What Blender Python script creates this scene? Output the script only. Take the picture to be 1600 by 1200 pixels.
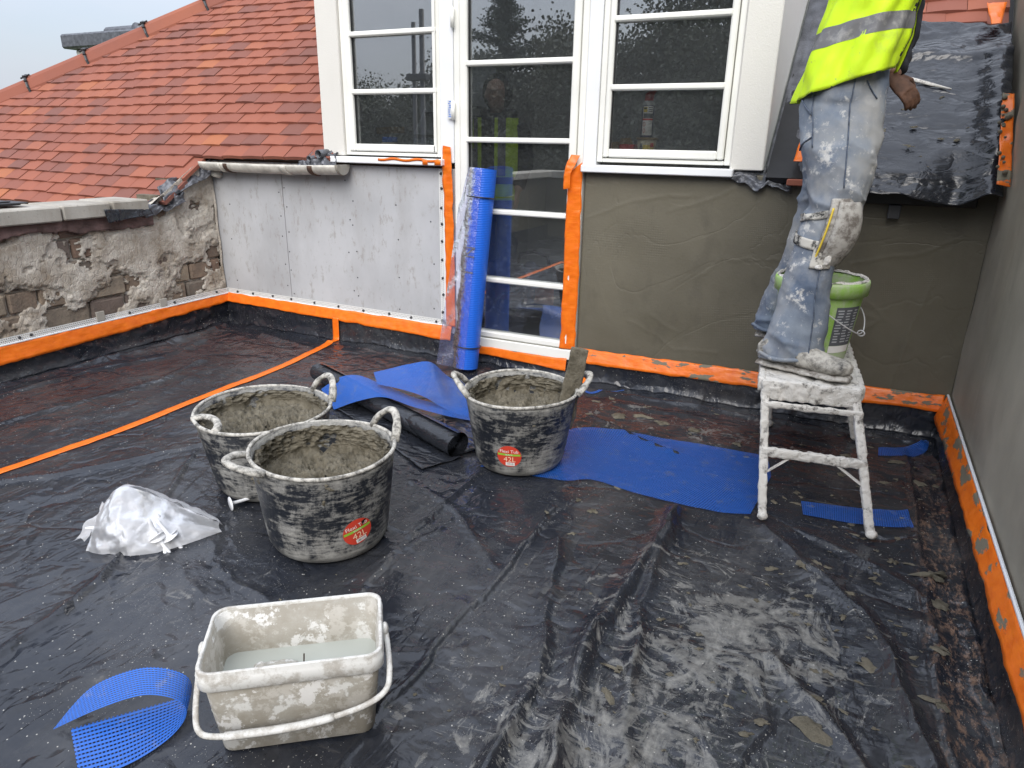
import bpy, bmesh, math, random
import numpy as np
from mathutils import Vector, Matrix
R = math.radians
for o in list(bpy.data.objects): bpy.data.objects.remove(o)
S = bpy.context.scene
C = S.collection
random.seed(7); rng = np.random.default_rng(11)

# ---------------------------------------------------------------- camera
cam = bpy.data.cameras.new('camera'); co = bpy.data.objects.new('camera', cam); C.objects.link(co)
cam.sensor_width = 36; cam.lens = 36 * 1082 / 1600; cam.clip_start = .02; cam.clip_end = 3000
p_, y_, r_ = R(19.24), R(-25.624), R(1.021)
fw = Vector((math.sin(y_)*math.cos(p_), math.cos(y_)*math.cos(p_), -math.sin(p_)))
rt = Vector((math.cos(y_), -math.sin(y_), 0)); up = rt.cross(fw)
r2 = rt*math.cos(r_) + up*math.sin(r_); u2 = -rt*math.sin(r_) + up*math.cos(r_)
M4 = Matrix.Identity(4)
for i in range(3): M4[i][0], M4[i][1], M4[i][2] = r2[i], u2[i], -fw[i]
M4.translation = (0, 0, 1.2)
co.matrix_world = M4; S.camera = co
S.render.resolution_x = 1024; S.render.resolution_y = 768

# ---------------------------------------------------------------- sky, sun, exposure
SUN_EL, SUN_AZ = R(40), R(163)       # azimuth measured from +Y clockwise: behind the photographer
W = bpy.data.worlds.new('World'); S.world = W; W.use_nodes = True
wn = W.node_tree; wn.nodes.clear()
def wnode(t): return wn.nodes.new(t)
out = wnode('ShaderNodeOutputWorld'); bg = wnode('ShaderNodeBackground'); bg.inputs[1].default_value = .1
sky = wnode('ShaderNodeTexSky'); sky.sky_type = 'NISHITA'; sky.sun_disc = False
sky.sun_elevation = SUN_EL; sky.sun_rotation = SUN_AZ; sky.air_density = 1.0; sky.dust_density = 2.0; sky.ozone_density = 1.5
tc = wnode('ShaderNodeTexCoord'); mp = wnode('ShaderNodeMapping'); mp.inputs['Scale'].default_value = (1, 1, 3.2)
no = wnode('ShaderNodeTexNoise'); no.inputs['Scale'].default_value = 2.2; no.inputs['Detail'].default_value = 6; no.inputs['Roughness'].default_value = .55
cr = wnode('ShaderNodeValToRGB'); cr.color_ramp.elements[0].position = .32; cr.color_ramp.elements[1].position = .68
cr.color_ramp.elements[0].color = (.62, .62, .62, 1); cr.color_ramp.elements[1].color = (.95, .95, .95, 1)
mx = wnode('ShaderNodeMix'); mx.data_type = 'RGBA'
mx.inputs[7].default_value = (4.75, 5.05, 5.70, 1)
wn.links.new(tc.outputs['Generated'], mp.inputs[0]); wn.links.new(mp.outputs[0], no.inputs['Vector'])
wn.links.new(no.outputs['Fac'], cr.inputs[0]); wn.links.new(cr.outputs[0], mx.inputs[0])
# overcast sky: the cloud layer brightens evenly from the horizon to the zenith
sx_ = wnode('ShaderNodeSeparateXYZ'); ma = wnode('ShaderNodeMath'); ma.operation = 'MULTIPLY_ADD'; ma.inputs[1].default_value = 1.45; ma.inputs[2].default_value = .68; mcl = wnode('ShaderNodeClamp'); mcl.inputs['Min'].default_value = .68; mcl.inputs['Max'].default_value = 2.2
mv = wnode('ShaderNodeVectorMath'); mv.operation = 'SCALE'
wn.links.new(tc.outputs['Generated'], sx_.inputs[0]); wn.links.new(sx_.outputs[2], ma.inputs[0]); wn.links.new(ma.outputs[0], mcl.inputs[0]); wn.links.new(mcl.outputs[0], mv.inputs['Scale']); wn.links.new(mx.outputs[2], mv.inputs[0])
wn.links.new(sky.outputs[0], mx.inputs[6]); wn.links.new(mv.outputs[0], bg.inputs[0]); wn.links.new(bg.outputs[0], out.inputs[0])
sl = bpy.data.lights.new('sun', 'SUN'); sl.energy = 1.5; sl.angle = R(45); sl.color = (1, .965, .92)
so = bpy.data.objects.new('sun', sl); C.objects.link(so)
sd = Vector((math.sin(SUN_AZ)*math.cos(SUN_EL), math.cos(SUN_AZ)*math.cos(SUN_EL), math.sin(SUN_EL)))
so.rotation_euler = sd.to_track_quat('Z', 'Y').to_euler(); so.location = (-3, -6, 9)
vs = S.view_settings; vs.view_transform = 'Standard'; vs.look = 'None'; vs.gamma = 1; vs.exposure = .95; vs.use_curve_mapping = False

# ---------------------------------------------------------------- numpy noise
_tab = rng.random((64, 64, 64)).astype(np.float32)
def vnoise(x, y, z=0.0):
    x, y, z = np.broadcast_arrays(np.asarray(x, float), np.asarray(y, float), np.asarray(z, float))
    xi, yi, zi = np.floor(x), np.floor(y), np.floor(z)
    fx, fy, fz = x-xi, y-yi, z-zi
    fx, fy, fz = [f*f*(3-2*f) for f in (fx, fy, fz)]
    xi, yi, zi = [a.astype(int) for a in (xi, yi, zi)]
    r = 0
    for a in (0, 1):
        for b in (0, 1):
            for c in (0, 1):
                r = r + _tab[(xi+a) % 64, (yi+b) % 64, (zi+c) % 64]*(fx if a else 1-fx)*(fy if b else 1-fy)*(fz if c else 1-fz)
    return r*2-1
def fbm(x, y, z=0.0, o=4, g=.5):
    r, a = 0, 1.0
    for i in range(o):
        r = r + a*vnoise(x*2**i+i*7.3, y*2**i+i*3.1, np.asarray(z)*2**i+i*5.7); a *= g
    return r
def segdist(px, py, pts):
    d = np.full(px.shape, 9.0)
    for (ax, ay), (bx, by) in zip(pts[:-1], pts[1:]):
        dx, dy = bx-ax, by-ay; t = np.clip(((px-ax)*dx+(py-ay)*dy)/(dx*dx+dy*dy+1e-9), 0, 1)
        d = np.minimum(d, np.hypot(px-ax-t*dx, py-ay-t*dy))
    return d

# ---------------------------------------------------------------- mesh builder
class MB:
    def __init__(s): s.v, s.f, s.uv = [], [], {}
    def add(s, vs_, fs):
        o = len(s.v); s.v += [tuple(float(c) for c in v) for v in vs_]; s.f += [tuple(i+o for i in f) for f in fs]; return o
    def box(s, x0, x1, y0, y1, z0, z1, m=None):
        v = [(x, y, z) for x in (x0, x1) for y in (y0, y1) for z in (z0, z1)]
        if m is not None: v = [m @ Vector(q) for q in v]
        s.add(v, [(0, 1, 3, 2), (4, 6, 7, 5), (0, 4, 5, 1), (2, 3, 7, 6), (0, 2, 6, 4), (1, 5, 7, 3)]); return s
    def bbox(s, x0, x1, y0, y1, z0, z1, b=.004, m=None):
        # box with chamfered edges
        v, ix = [], {}
        for i, X in enumerate((x0, x1)):
            for j, Y in enumerate((y0, y1)):
                for k, Zz in enumerate((z0, z1)):
                    sx, sy, sz = (1 if i == 0 else -1), (1 if j == 0 else -1), (1 if k == 0 else -1)
                    for a, q in enumerate(((X, Y+sy*b, Zz+sz*b), (X+sx*b, Y, Zz+sz*b), (X+sx*b, Y+sy*b, Zz))):
                        ix[i, j, k, a] = len(v); v.append(q)
        F = []
        F += [[ix[i, 0, 0, 0], ix[i, 0, 1, 0], ix[i, 1, 1, 0], ix[i, 1, 0, 0]] for i in (0, 1)]
        F += [[ix[0, j, 0, 1], ix[0, j, 1, 1], ix[1, j, 1, 1], ix[1, j, 0, 1]] for j in (0, 1)]
        F += [[ix[0, 0, k, 2], ix[0, 1, k, 2], ix[1, 1, k, 2], ix[1, 0, k, 2]] for k in (0, 1)]
        for j in (0, 1):
            for k in (0, 1): F.append([ix[0, j, k, 1], ix[0, j, k, 2], ix[1, j, k, 2], ix[1, j, k, 1]])
        for i in (0, 1):
            for k in (0, 1): F.append([ix[i, 0, k, 0], ix[i, 0, k, 2], ix[i, 1, k, 2], ix[i, 1, k, 0]])
            for j in (0, 1): F.append([ix[i, j, 0, 0], ix[i, j, 0, 1], ix[i, j, 1, 1], ix[i, j, 1, 0]])
        F += [[ix[i, j, k, a] for a in (0, 1, 2)] for i in (0, 1) for j in (0, 1) for k in (0, 1)]
        if m is not None: v = [m @ Vector(q) for q in v]
        s.add(v, F); return s
    def tube(s, pts, rad, n=10, caps=True, flat=1.0, upv=None):
        pts = [Vector(p) for p in pts]; rad = rad if hasattr(rad, '__len__') else [rad]*len(pts)
        o = len(s.v); prev = None; vs_ = []
        for i, p in enumerate(pts):
            t = (pts[min(i+1, len(pts)-1)]-pts[max(i-1, 0)]).normalized()
            a = Vector(upv) if upv is not None else (prev if prev is not None else (Vector((0, 0, 1)) if abs(t.z) < .9 else Vector((1, 0, 0))))
            b = t.cross(a).normalized(); a = b.cross(t).normalized(); prev = a
            for k in range(n):
                th = 2*math.pi*k/n; vs_.append(p+(a*math.cos(th)*flat+b*math.sin(th))*rad[i])
        fs = [(i*n+k, i*n+(k+1) % n, (i+1)*n+(k+1) % n, (i+1)*n+k) for i in range(len(pts)-1) for k in range(n)]
        if caps: fs += [tuple(range(n))[::-1], tuple((len(pts)-1)*n+k for k in range(n))]
        s.add(vs_, fs); return s
    def lathe(s, prof, n=48, c=(0, 0), ax=1.0, caps=(False, False)):
        vs_ = [(c[0]+r*ax*math.cos(2*math.pi*k/n), c[1]+r*math.sin(2*math.pi*k/n), z) for r, z in prof for k in range(n)]
        m = len(prof)
        fs = [(i*n+k, i*n+(k+1) % n, (i+1)*n+(k+1) % n, (i+1)*n+k) for i in range(m-1) for k in range(n)]
        if caps[0]: fs.append(tuple(range(n))[::-1])
        if caps[1]: fs.append(tuple((m-1)*n+k for k in range(n)))
        s.add(vs_, fs); return s
    def loft(s, rings, n=20):
        # ring: (centre, a_vec, b_vec)
        vs_ = []
        for c, a, b in rings:
            c, a, b = Vector(c), Vector(a), Vector(b)
            vs_ += [c+a*math.cos(2*math.pi*k/n)+b*math.sin(2*math.pi*k/n) for k in range(n)]
        m = len(rings)
        fs = [(i*n+k, i*n+(k+1) % n, (i+1)*n+(k+1) % n, (i+1)*n+k) for i in range(m-1) for k in range(n)]
        fs += [tuple(range(n))[::-1], tuple((m-1)*n+k for k in range(n))]
        s.add(vs_, fs); return s
    def sphere(s, c, r, n=14, m=9):
        r = r if hasattr(r, '__len__') else (r, r, r); c = Vector(c)
        pr = [(math.sin(math.pi*i/m), -math.cos(math.pi*i/m)) for i in range(1, m)]
        vs_ = [(c.x+r[0]*a*math.cos(2*math.pi*k/n), c.y+r[1]*a*math.sin(2*math.pi*k/n), c.z+r[2]*b) for a, b in pr for k in range(n)]
        fs = [(i*n+k, i*n+(k+1) % n, (i+1)*n+(k+1) % n, (i+1)*n+k) for i in range(len(pr)-1) for k in range(n)]
        o = len(vs_); vs_ += [(c.x, c.y, c.z-r[2]), (c.x, c.y, c.z+r[2])]
        fs += [(o, (k+1) % n, k) for k in range(n)] + [(o+1, (len(pr)-1)*n+k, (len(pr)-1)*n+(k+1) % n) for k in range(n)]
        s.add(vs_, fs); return s
    def grid(s, P, uv=None):
        P = np.asarray(P, float); a, b = P.shape[:2]; o = len(s.v)
        s.v += [tuple(q) for q in P.reshape(-1, 3).tolist()]
        s.f += [(o+i*b+j, o+i*b+j+1, o+(i+1)*b+j+1, o+(i+1)*b+j) for i in range(a-1) for j in range(b-1)]
        if uv is not None:
            for k, q in enumerate(np.asarray(uv).reshape(-1, 2).tolist()): s.uv[o+k] = q
        return s
    def mesh(s, name):
        me = bpy.data.meshes.new(name); me.from_pydata(s.v, [], s.f); me.update()
        if s.uv:
            l = me.uv_layers.new(name='UVMap'); vi = np.empty(len(me.loops), int); me.loops.foreach_get('vertex_index', vi)
            arr = np.array([s.uv.get(i, (0, 0)) for i in range(len(s.v))], np.float32); l.data.foreach_set('uv', arr[vi].ravel())
        return me
def link(name, me, mat=None, parent=None, smooth=False, solid=0):
    if mat is not None:
        me.materials.clear(); me.materials.append(mat)
    if smooth: me.polygons.foreach_set('use_smooth', [True]*len(me.polygons))
    o = bpy.data.objects.new(name, me); C.objects.link(o)
    if parent is not None: o.parent = parent
    if solid:
        md = o.modifiers.new('s', 'SOLIDIFY'); md.thickness = solid; md.offset = 0
    return o
def obj(name, mb, mat=None, parent=None, smooth=False, solid=0): return link(name, mb.mesh(name), mat, parent, smooth, solid)
def tag(o, label, cat, group=None, kind=None):
    o['label'] = label; o['category'] = cat
    if group: o['group'] = group
    if kind: o['kind'] = kind
    return o
def thing(name, label, cat, loc=(0, 0, 0), group=None):
    o = bpy.data.objects.new(name, None); C.objects.link(o); o.location = loc; o.empty_display_size = .1
    return tag(o, label, cat, group)
def struct(o): o['kind'] = 'structure'; return o
def dup(root, loc, rot=None, label=None):
    r = root.copy(); C.objects.link(r); r.location = loc
    if rot: r.rotation_euler = rot
    if label: r['label'] = label
    for ch in root.children:
        c = ch.copy(); C.objects.link(c); c.parent = r
    return r
def fin_mesh(mb, voxel, it=6, name='m'):
    me = mb.mesh(name); o = bpy.data.objects.new('tmp', me); C.objects.link(o)
    m = o.modifiers.new('r', 'REMESH'); m.mode = 'VOXEL'; m.voxel_size = voxel
    m2 = o.modifiers.new('s', 'SMOOTH'); m2.factor = .6; m2.iterations = it
    dg = bpy.context.evaluated_depsgraph_get(); ev = o.evaluated_get(dg); r = bpy.data.meshes.new_from_object(ev)
    bpy.data.objects.remove(o); bpy.data.meshes.remove(me); r.name = name; return r
def displace(me, fn):
    n = len(me.vertices); co_ = np.empty(n*3, np.float32); no_ = np.empty(n*3, np.float32)
    me.vertices.foreach_get('co', co_); me.vertices.foreach_get('normal', no_)
    co_, no_ = co_.reshape(-1, 3), no_.reshape(-1, 3)
    co_ = co_+no_*np.asarray(fn(co_[:, 0], co_[:, 1], co_[:, 2]))[:, None]
    me.vertices.foreach_set('co', co_.astype(np.float32).ravel()); me.update(); return me
def text_mesh(t, size):
    cu = bpy.data.curves.new('t', 'FONT'); cu.body = t; cu.size = size; cu.align_x = 'CENTER'; cu.align_y = 'CENTER'; cu.resolution_u = 3
    o = bpy.data.objects.new('t', cu); C.objects.link(o)
    dg = bpy.context.evaluated_depsgraph_get(); me = bpy.data.meshes.new_from_object(o.evaluated_get(dg))
    v = [tuple(q.co) for q in me.vertices]; f = [tuple(q.vertices) for q in me.polygons]
    bpy.data.objects.remove(o); bpy.data.curves.remove(cu); bpy.data.meshes.remove(me); return v, f
def catmull(P, n):
    P = np.asarray(P, float); m = len(P); o = []
    for t in np.linspace(0, m-1, n):
        i = min(int(t), m-2); u = t-i; p0, p1, p2, p3 = P[max(i-1, 0)], P[i], P[i+1], P[min(i+2, m-1)]
        o.append(.5*((2*p1)+(-p0+p2)*u+(2*p0-5*p1+4*p2-p3)*u*u+(-p0+3*p1-3*p2+p3)*u**3))
    return np.array(o)
def ribbon(A, B, nl=40, nw=8, bulge=0, jit=0):
    # strip between two edge curves, UV in metres
    a, b = catmull(A, nl), catmull(B, nl); t = np.linspace(0, 1, nw)[None, :, None]
    P = a[:, None]*(1-t)+b[:, None]*t
    if bulge: P[:, :, 2] += bulge*np.sin(np.pi*t[:, :, 0])
    if jit: P[:, :, 2] += jit*(fbm(P[:, :, 0]*14, P[:, :, 1]*14, 3.3, 3)+.4)
    mid = (a+b)/2; L = np.r_[0, np.cumsum(np.linalg.norm(np.diff(mid, axis=0), axis=1))]; wd = np.linalg.norm(a-b, axis=1).mean()
    uv = np.stack(np.broadcast_arrays(L[:, None], np.linspace(0, wd, nw)[None, :]), -1)
    return MB().grid(P, uv)

# ---------------------------------------------------------------- materials
class NT:
    def __init__(s, name):
        s.m = bpy.data.materials.new(name); s.m.use_nodes = True; s.t = s.m.node_tree; s.t.nodes.clear()
        s.out = s.t.nodes.new('ShaderNodeOutputMaterial'); s.b = s.t.nodes.new('ShaderNodeBsdfPrincipled'); s.t.links.new(s.b.outputs[0], s.out.inputs[0])
    def set(s, sock, v):
        if hasattr(v, 'is_output'): s.t.links.new(v, sock)
        else:
            if isinstance(v, tuple) and len(v) == 3 and sock.type == 'RGBA': v = (*v, 1)
            sock.default_value = v
    def n(s, t, o=0, **k):
        nd = s.t.nodes.new('ShaderNode'+t)
        for a, v in k.items():
            if a.startswith('i_'): s.set(nd.inputs[int(a[2:])], v)
            elif hasattr(nd, a) and not a[0].isupper(): setattr(nd, a, v)
            else: s.set(nd.inputs[a.replace('_', ' ')], v)
        return nd.outputs[o]
    def p(s, **k):
        for a, v in k.items(): s.set(s.b.inputs[a.replace('_', ' ')], v)
        return s
    def oc(s, sc=(1, 1, 1), loc=(0, 0, 0), rot=(0, 0, 0), src='Object'):
        nd = s.t.nodes.new('ShaderNodeTexCoord'); return s.n('Mapping', Vector=nd.outputs[src], Scale=sc, Location=loc, Rotation=rot)
    def noise(s, sc, det=4, ro=.55, v=None, dist=0): return s.n('TexNoise', Vector=v if v is not None else s.oc(), Scale=sc, Detail=det, Roughness=ro, Distortion=dist)
    def ramp(s, f, *st):
        nd = s.t.nodes.new('ShaderNodeValToRGB'); e = nd.color_ramp.elements
        while len(e) < len(st): e.new(.5)
        for q, (ps, c) in zip(e, st): q.position = ps; q.color = (c, c, c, 1) if not hasattr(c, '__len__') else (*c, 1)
        s.set(nd.inputs[0], f); return nd.outputs[0]
    def mix(s, f, a, b):
        nd = s.t.nodes.new('ShaderNodeMix'); nd.data_type = 'RGBA'; s.set(nd.inputs[0], f); s.set(nd.inputs[6], a); s.set(nd.inputs[7], b); return nd.outputs[2]
    def math(s, op, a, b=0.0, cl=False):
        nd = s.t.nodes.new('ShaderNodeMath'); nd.operation = op; nd.use_clamp = cl; s.set(nd.inputs[0], a); s.set(nd.inputs[1], b); return nd.outputs[0]
    def bump(s, h, st=.3, d=.01, nrm=None):
        k = dict(Height=h, Strength=st, Distance=d)
        if nrm is not None: k['Normal'] = nrm
        o = s.n('Bump', **k); s.set(s.b.inputs['Normal'], o); return o
    def xyz(s, v=None):
        nd = s.t.nodes.new('ShaderNodeSeparateXYZ'); s.set(nd.inputs[0], v if v is not None else s.oc()); return nd.outputs
    def blob(s, c, r):
        # soft round patch of dirt at a place (x,y)
        x, y, z = s.xyz(); dx = s.math('DIVIDE', s.math('SUBTRACT', x, c[0]), r[0]); dy = s.math('DIVIDE', s.math('SUBTRACT', y, c[1]), r[1])
        d = s.math('SQRT', s.math('ADD', s.math('MULTIPLY', dx, dx), s.math('MULTIPLY', dy, dy)))
        return s.math('SUBTRACT', 1.0, d, True)
def simple(name, col, rough=.5, sc=8, var=.25, bump=.1, bd=.003, metal=0, **k):
    m = NT(name); nz = m.noise(sc, 5)
    c = m.mix(m.ramp(nz, (.3, 0), (.7, 1)), tuple(x*(1-var) for x in col), tuple(min(1, x*(1+var*.6)) for x in col))
    m.p(Base_Color=c, Roughness=rough, Metallic=metal, **k)
    if bump: m.bump(m.noise(sc*9, 4), bump, bd)
    return m.m
MAT = {}
def build_mats():
    # black polythene, dusted and splashed
    m = NT('black_polythene'); base = m.mix(m.ramp(m.noise(1.7, 5), (.35, 0), (.7, 1)), (.0125, .0145, .020), (.020, .023, .031))
    x, y, z = m.xyz()
    brown = m.math('MULTIPLY', m.ramp(m.noise(2.3, 6, .6, m.oc((1, 2.4, 1))), (.45, 0), (.66, 1)), m.ramp(m.math('MULTIPLY', m.math('SUBTRACT', y, 2.1), .6), (0, 0), (.6, .9)))
    base = m.mix(m.math('MULTIPLY', brown, .14), base, (.040, .025, .021))
    dust = m.math('MAXIMUM', m.math('MAXIMUM', m.blob((-.13, 1.55), (.56, .62)), m.blob((-.22, 1.05), (.70, .58))), m.math('MULTIPLY', m.blob((-.45, 2.95), (1.1, .5)), .55))
    dust = m.math('MAXIMUM', dust, m.math('MULTIPLY', m.blob((-1.45, 1.15), (.5, .3)), .35))
    n1 = m.noise(4.2, 8, .66, dist=.6); n2 = m.noise(8.5, 11, .74, m.oc((1, .62, 1), rot=(0, 0, .7)), 2.2); n3 = m.noise(13, 10, .76, m.oc((.45, 1.5, 1), (3, 7, 0), (0, 0, .35)), 1.4)
    reg = m.math('MULTIPLY', m.math('SUBTRACT', m.math('ADD', dust, m.math('MULTIPLY', n1, 1.3)), 1.15), .25)
    dmask = m.math('MAXIMUM', m.ramp(m.math('ADD', n2, reg), (.548, 0), (.58, .5), (.67, .9)), m.math('MULTIPLY', m.ramp(m.math('ADD', n3, reg), (.57, 0), (.61, .8)), .8))
    dmask = m.math('MULTIPLY', dmask, m.ramp(m.noise(42, 9, .8), (.36, .28), (.58, 1)))
    base = m.mix(m.math('MULTIPLY', m.math('MULTIPLY', dmask, m.ramp(dust, (0, .0), (.3, 1))), .68), base, m.mix(m.noise(6, 4), (.30, .285, .24), (.44, .43, .40)))
    haze = m.ramp(m.noise(2.6, 8, .68, m.oc((1.3, .8, 1), (3, 1, 0))), (.47, 0), (.80, .16))
    base = m.mix(haze, base, (.30, .29, .27))
    streak = m.ramp(m.noise(11, 8, .7, m.oc((.35, 2.2, 1), rot=(0, 0, .5))), (.60, 0), (.74, 1))
    base = m.mix(m.math('MULTIPLY', streak, m.ramp(m.math('MULTIPLY', m.math('ADD', x, 1.2), .8), (0, .04), (.8, .40))), base, (.27, .245, .20))
    sp = m.n('TexVoronoi', Vector=m.oc(), Scale=46, Randomness=1); sp2 = m.n('TexVoronoi', Vector=m.oc(), Scale=150)
    sm = m.math('MULTIPLY', m.math('LESS_THAN', sp, .085), m.math('GREATER_THAN', m.noise(5.0, 4), .44)); sm2 = m.math('MULTIPLY', m.math('LESS_THAN', sp2, .11), m.math('GREATER_THAN', m.noise(3.0, 4), .50))
    base = m.mix(m.math('MULTIPLY', m.math('MAXIMUM', sm, sm2), .75), base, (.52, .50, .45))
    gx = m.math('SUBTRACT', 1.0, m.math('DIVIDE', m.math('ABSOLUTE', m.math('SUBTRACT', x, .400)), .085), True)
    gy = m.ramp(m.math('SUBTRACT', 3.05, y), (0, 0), (.45, 1))
    gm = m.math('MULTIPLY', m.math('MULTIPLY', m.ramp(gx, (0, 0), (.6, 1)), gy), m.ramp(m.noise(34, 10, .82, m.oc((1.5, .6, 1))), (.50, 0), (.60, 1)))
    base = m.mix(m.math('MULTIPLY', gm, .7), base, (.27, .165, .11))
    m.p(Base_Color=base, Roughness=m.math('ADD', m.ramp(m.noise(3, 5), (.35, .17), (.7, .32)), m.math('MULTIPLY', m.math('MAXIMUM', dmask, haze), .4)), Specular_IOR_Level=.55)
    def net(sc, v, w, det=2, dist=0): return m.ramp(m.math('ABSOLUTE', m.math('SUBTRACT', m.noise(sc, det, .5, v, dist), .5)), (0, 0), (w, 1))
    b0 = m.n('Bump', Height=m.noise(6, 3, .5, m.oc((1, 1.6, 1), rot=(0, 0, .4))), Strength=.5, Distance=.03)
    b1 = m.n('Bump', Height=net(2.6, m.oc((1, 1.2, 1), rot=(0, 0, .5)), .035, 3), Strength=.55, Distance=.006, Normal=b0)
    b2 = m.n('Bump', Height=net(8, m.oc((1.8, .6, 1), rot=(0, 0, -.55)), .06, 3, .4), Strength=.24, Distance=.004, Normal=b1)
    m.bump(net(19, m.oc((.8, 1.7, 1), (2, 3, 0), (0, 0, .3)), .16, 3, .6), .11, .003, b2)
    MAT['sheet'] = m.m
    # plain dark plastic (tarpaulin, roll)
    m = NT('dark_tarpaulin'); m.p(Base_Color=m.mix(m.ramp(m.noise(5, 6), (.4, 0), (.75, 1)), (.013, .015, .020), (.03, .032, .038)), Roughness=.22, Specular_IOR_Level=.55)
    def net(sc, v, w, det=2, dist=0): return m.ramp(m.math('ABSOLUTE', m.math('SUBTRACT', m.noise(sc, det, .5, v, dist), .5)), (0, 0), (w, 1))
    b1 = m.n('Bump', Height=net(5, m.oc((.7, 1.3, 1.3)), .09, 3, .3), Strength=.5, Distance=.010); m.bump(net(15, m.oc((.8, 1.2, 1.2)), .2, 3, .5), .35, .005, b1); MAT['tarp'] = m.m
    # orange tape: clean and mortar-smeared
    for nm, th in (('tape', .80), ('tape_dirty', .57)):
        m = NT('orange_'+nm); d = m.ramp(m.noise(13, 6, .6, m.oc((.55, .55, 1.6))), (th, 0), (th+.02, 1))
        c = m.mix(m.ramp(m.noise(30, 4), (.3, 0), (.8, 1)), (.72, .13, .006), (.86, .20, .012))
        m.p(Base_Color=m.mix(d, c, (.17, .15, .105)), Roughness=m.math('ADD', .33, m.math('MULTIPLY', d, .4)))
        m.bump(m.math('ADD', m.noise(24, 4, .5, m.oc((1, 1, 2.5))), m.math('MULTIPLY', d, .5)), .35, .006); MAT[nm] = m.m
    # wet cement render
    m = NT('cement_render'); v = m.oc()
    big = m.noise(1.6, 6, .6); c = m.mix(m.ramp(big, (.3, 0), (.72, 1)), (.092, .082, .057), (.142, .128, .092))
    c = m.mix(m.ramp(m.noise(9, 6, .6, m.oc((1, 1, .5))), (.55, 0), (.8, .5)), c, (.055, .048, .036))
    gridm = m.math('MULTIPLY', m.n('TexWave', 1, Vector=m.oc(rot=(0, R(8), 0)), Scale=38, bands_direction='X'), m.n('TexWave', 1, Vector=m.oc(rot=(0, R(8), 0)), Scale=38, bands_direction='Z'))
    gmask = m.ramp(m.noise(2.6, 3, .5, m.oc(loc=(4, 2, 1))), (.56, 0), (.66, 1))
    tro = m.ramp(m.math('ABSOLUTE', m.math('SUBTRACT', m.noise(1.5, 4, .5, m.oc(), 1.2), .5)), (0, 0), (.014, 1))
    b1 = m.n('Bump', Height=m.math('ADD', m.math('MULTIPLY', tro, .45), m.math('MULTIPLY', m.noise(2.2, 5), 2.0)), Strength=.4, Distance=.004)
    b2 = m.n('Bump', Height=m.math('MULTIPLY', gridm, gmask), Strength=.3, Distance=.003, Normal=b1)
    m.p(Base_Color=c, Roughness=m.ramp(m.noise(4, 5), (.3, .42), (.7, .68))); m.bump(m.noise(75, 6, .65), .3, .003, b2); MAT['render'] = m.m
    MAT['render_lit'] = simple('lit_cement_render', (.35, .318, .252), .6, 3, .22, .3, .004)  # same wet render; colour raised to stand in for light on the side wall
    # mortar
    m = NT('wet_mortar'); m.p(Base_Color=m.mix(m.ramp(m.noise(20, 9, .72), (.36, 0), (.66, 1)), (.088, .076, .050), (.215, .19, .138)), Roughness=.5); m.bump(m.math('ADD', m.noise(34, 9, .75), m.math('MULTIPLY', m.noise(120, 6, .7), .5)), .9, .012); MAT['mortar'] = m.m
    # cement board
    m = NT('cement_board'); c = m.mix(m.ramp(m.noise(2, 4), (.3, 0), (.7, 1)), (.36, .365, .375), (.47, .475, .485))
    fl = m.ramp(m.noise(30, 8, .76, m.oc((1, 1, .42))), (.55, 0), (.62, 1)); c = m.mix(m.math('MULTIPLY', fl, .5), c, (.24, .215, .185)); c = m.mix(m.ramp(m.noise(5, 7, .65, m.oc((1, 1, .3))), (.5, 0), (.72, .35)), c, (.27, .26, .25))
    m.p(Base_Color=c, Roughness=.75); m.bump(m.noise(60, 5), .12, .002); MAT['board'] = m.m
    MAT['white'] = simple('white_painted_frame', (.80, .795, .74), .28, 5, .07, .03)
    MAT['trim'] = simple('white_plastic_trim', (.78, .79, .80), .35, 5, .06, .02)
    m = NT('grained_cladding'); m.p(Base_Color=m.mix(m.noise(3, 4), (.62, .60, .55), (.70, .68, .63)), Roughness=.7); m.bump(m.noise(170, 4, .6), .45, .003); MAT['clad'] = m.m
    # clay tiles, colour by piece
    m = NT('clay_tile'); rnd = m.math('FRACT', m.math('ADD', m.n('ObjectInfo', 5), m.n('NewGeometry', 8)))
    c = m.ramp(rnd, (0, (.175, .080, .064)), (.2, (.225, .086, .062)), (.5, (.265, .094, .062)), (.88, (.295, .104, .066)), (.98, (.32, .115, .066)), (1, (.37, .135, .062)))
    c = m.mix(m.math('MULTIPLY', m.ramp(m.noise(3.5, 7, .65), (.38, 0), (.7, 1)), .4), c, (.20, .085, .068))
    m.p(Base_Color=c, Roughness=.8, Specular_IOR_Level=.22); m.bump(m.noise(90, 5), .15, .002); MAT['tile'] = m.m
    MAT['lead'] = simple('lead_flashing', (.12, .125, .14), .42, 14, .5, .3, .01, .35)
    m = NT('weathered_concrete'); c = m.mix(m.ramp(m.noise(4, 7, .62, m.oc((1, 1, .35))), (.35, 0), (.68, 1)), (.25, .225, .185), (.46, .44, .39))
    c = m.mix(m.ramp(m.noise(70, 4), (.62, 0), (.72, .5)), c, (.10, .09, .08)); m.p(Base_Color=c, Roughness=.85); m.bump(m.noise(110, 6, .7), .4, .004); MAT['concrete'] = m.m
    m = NT('rough_stone'); rnd = m.math('FRACT', m.math('ADD', m.n('ObjectInfo', 5), m.n('NewGeometry', 8)))
    c = m.ramp(rnd, (0, (.19, .14, .105)), (.35, (.27, .205, .145)), (.6, (.22, .14, .10)), (.8, (.15, .13, .115)), (1, (.33, .265, .19)))
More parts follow.
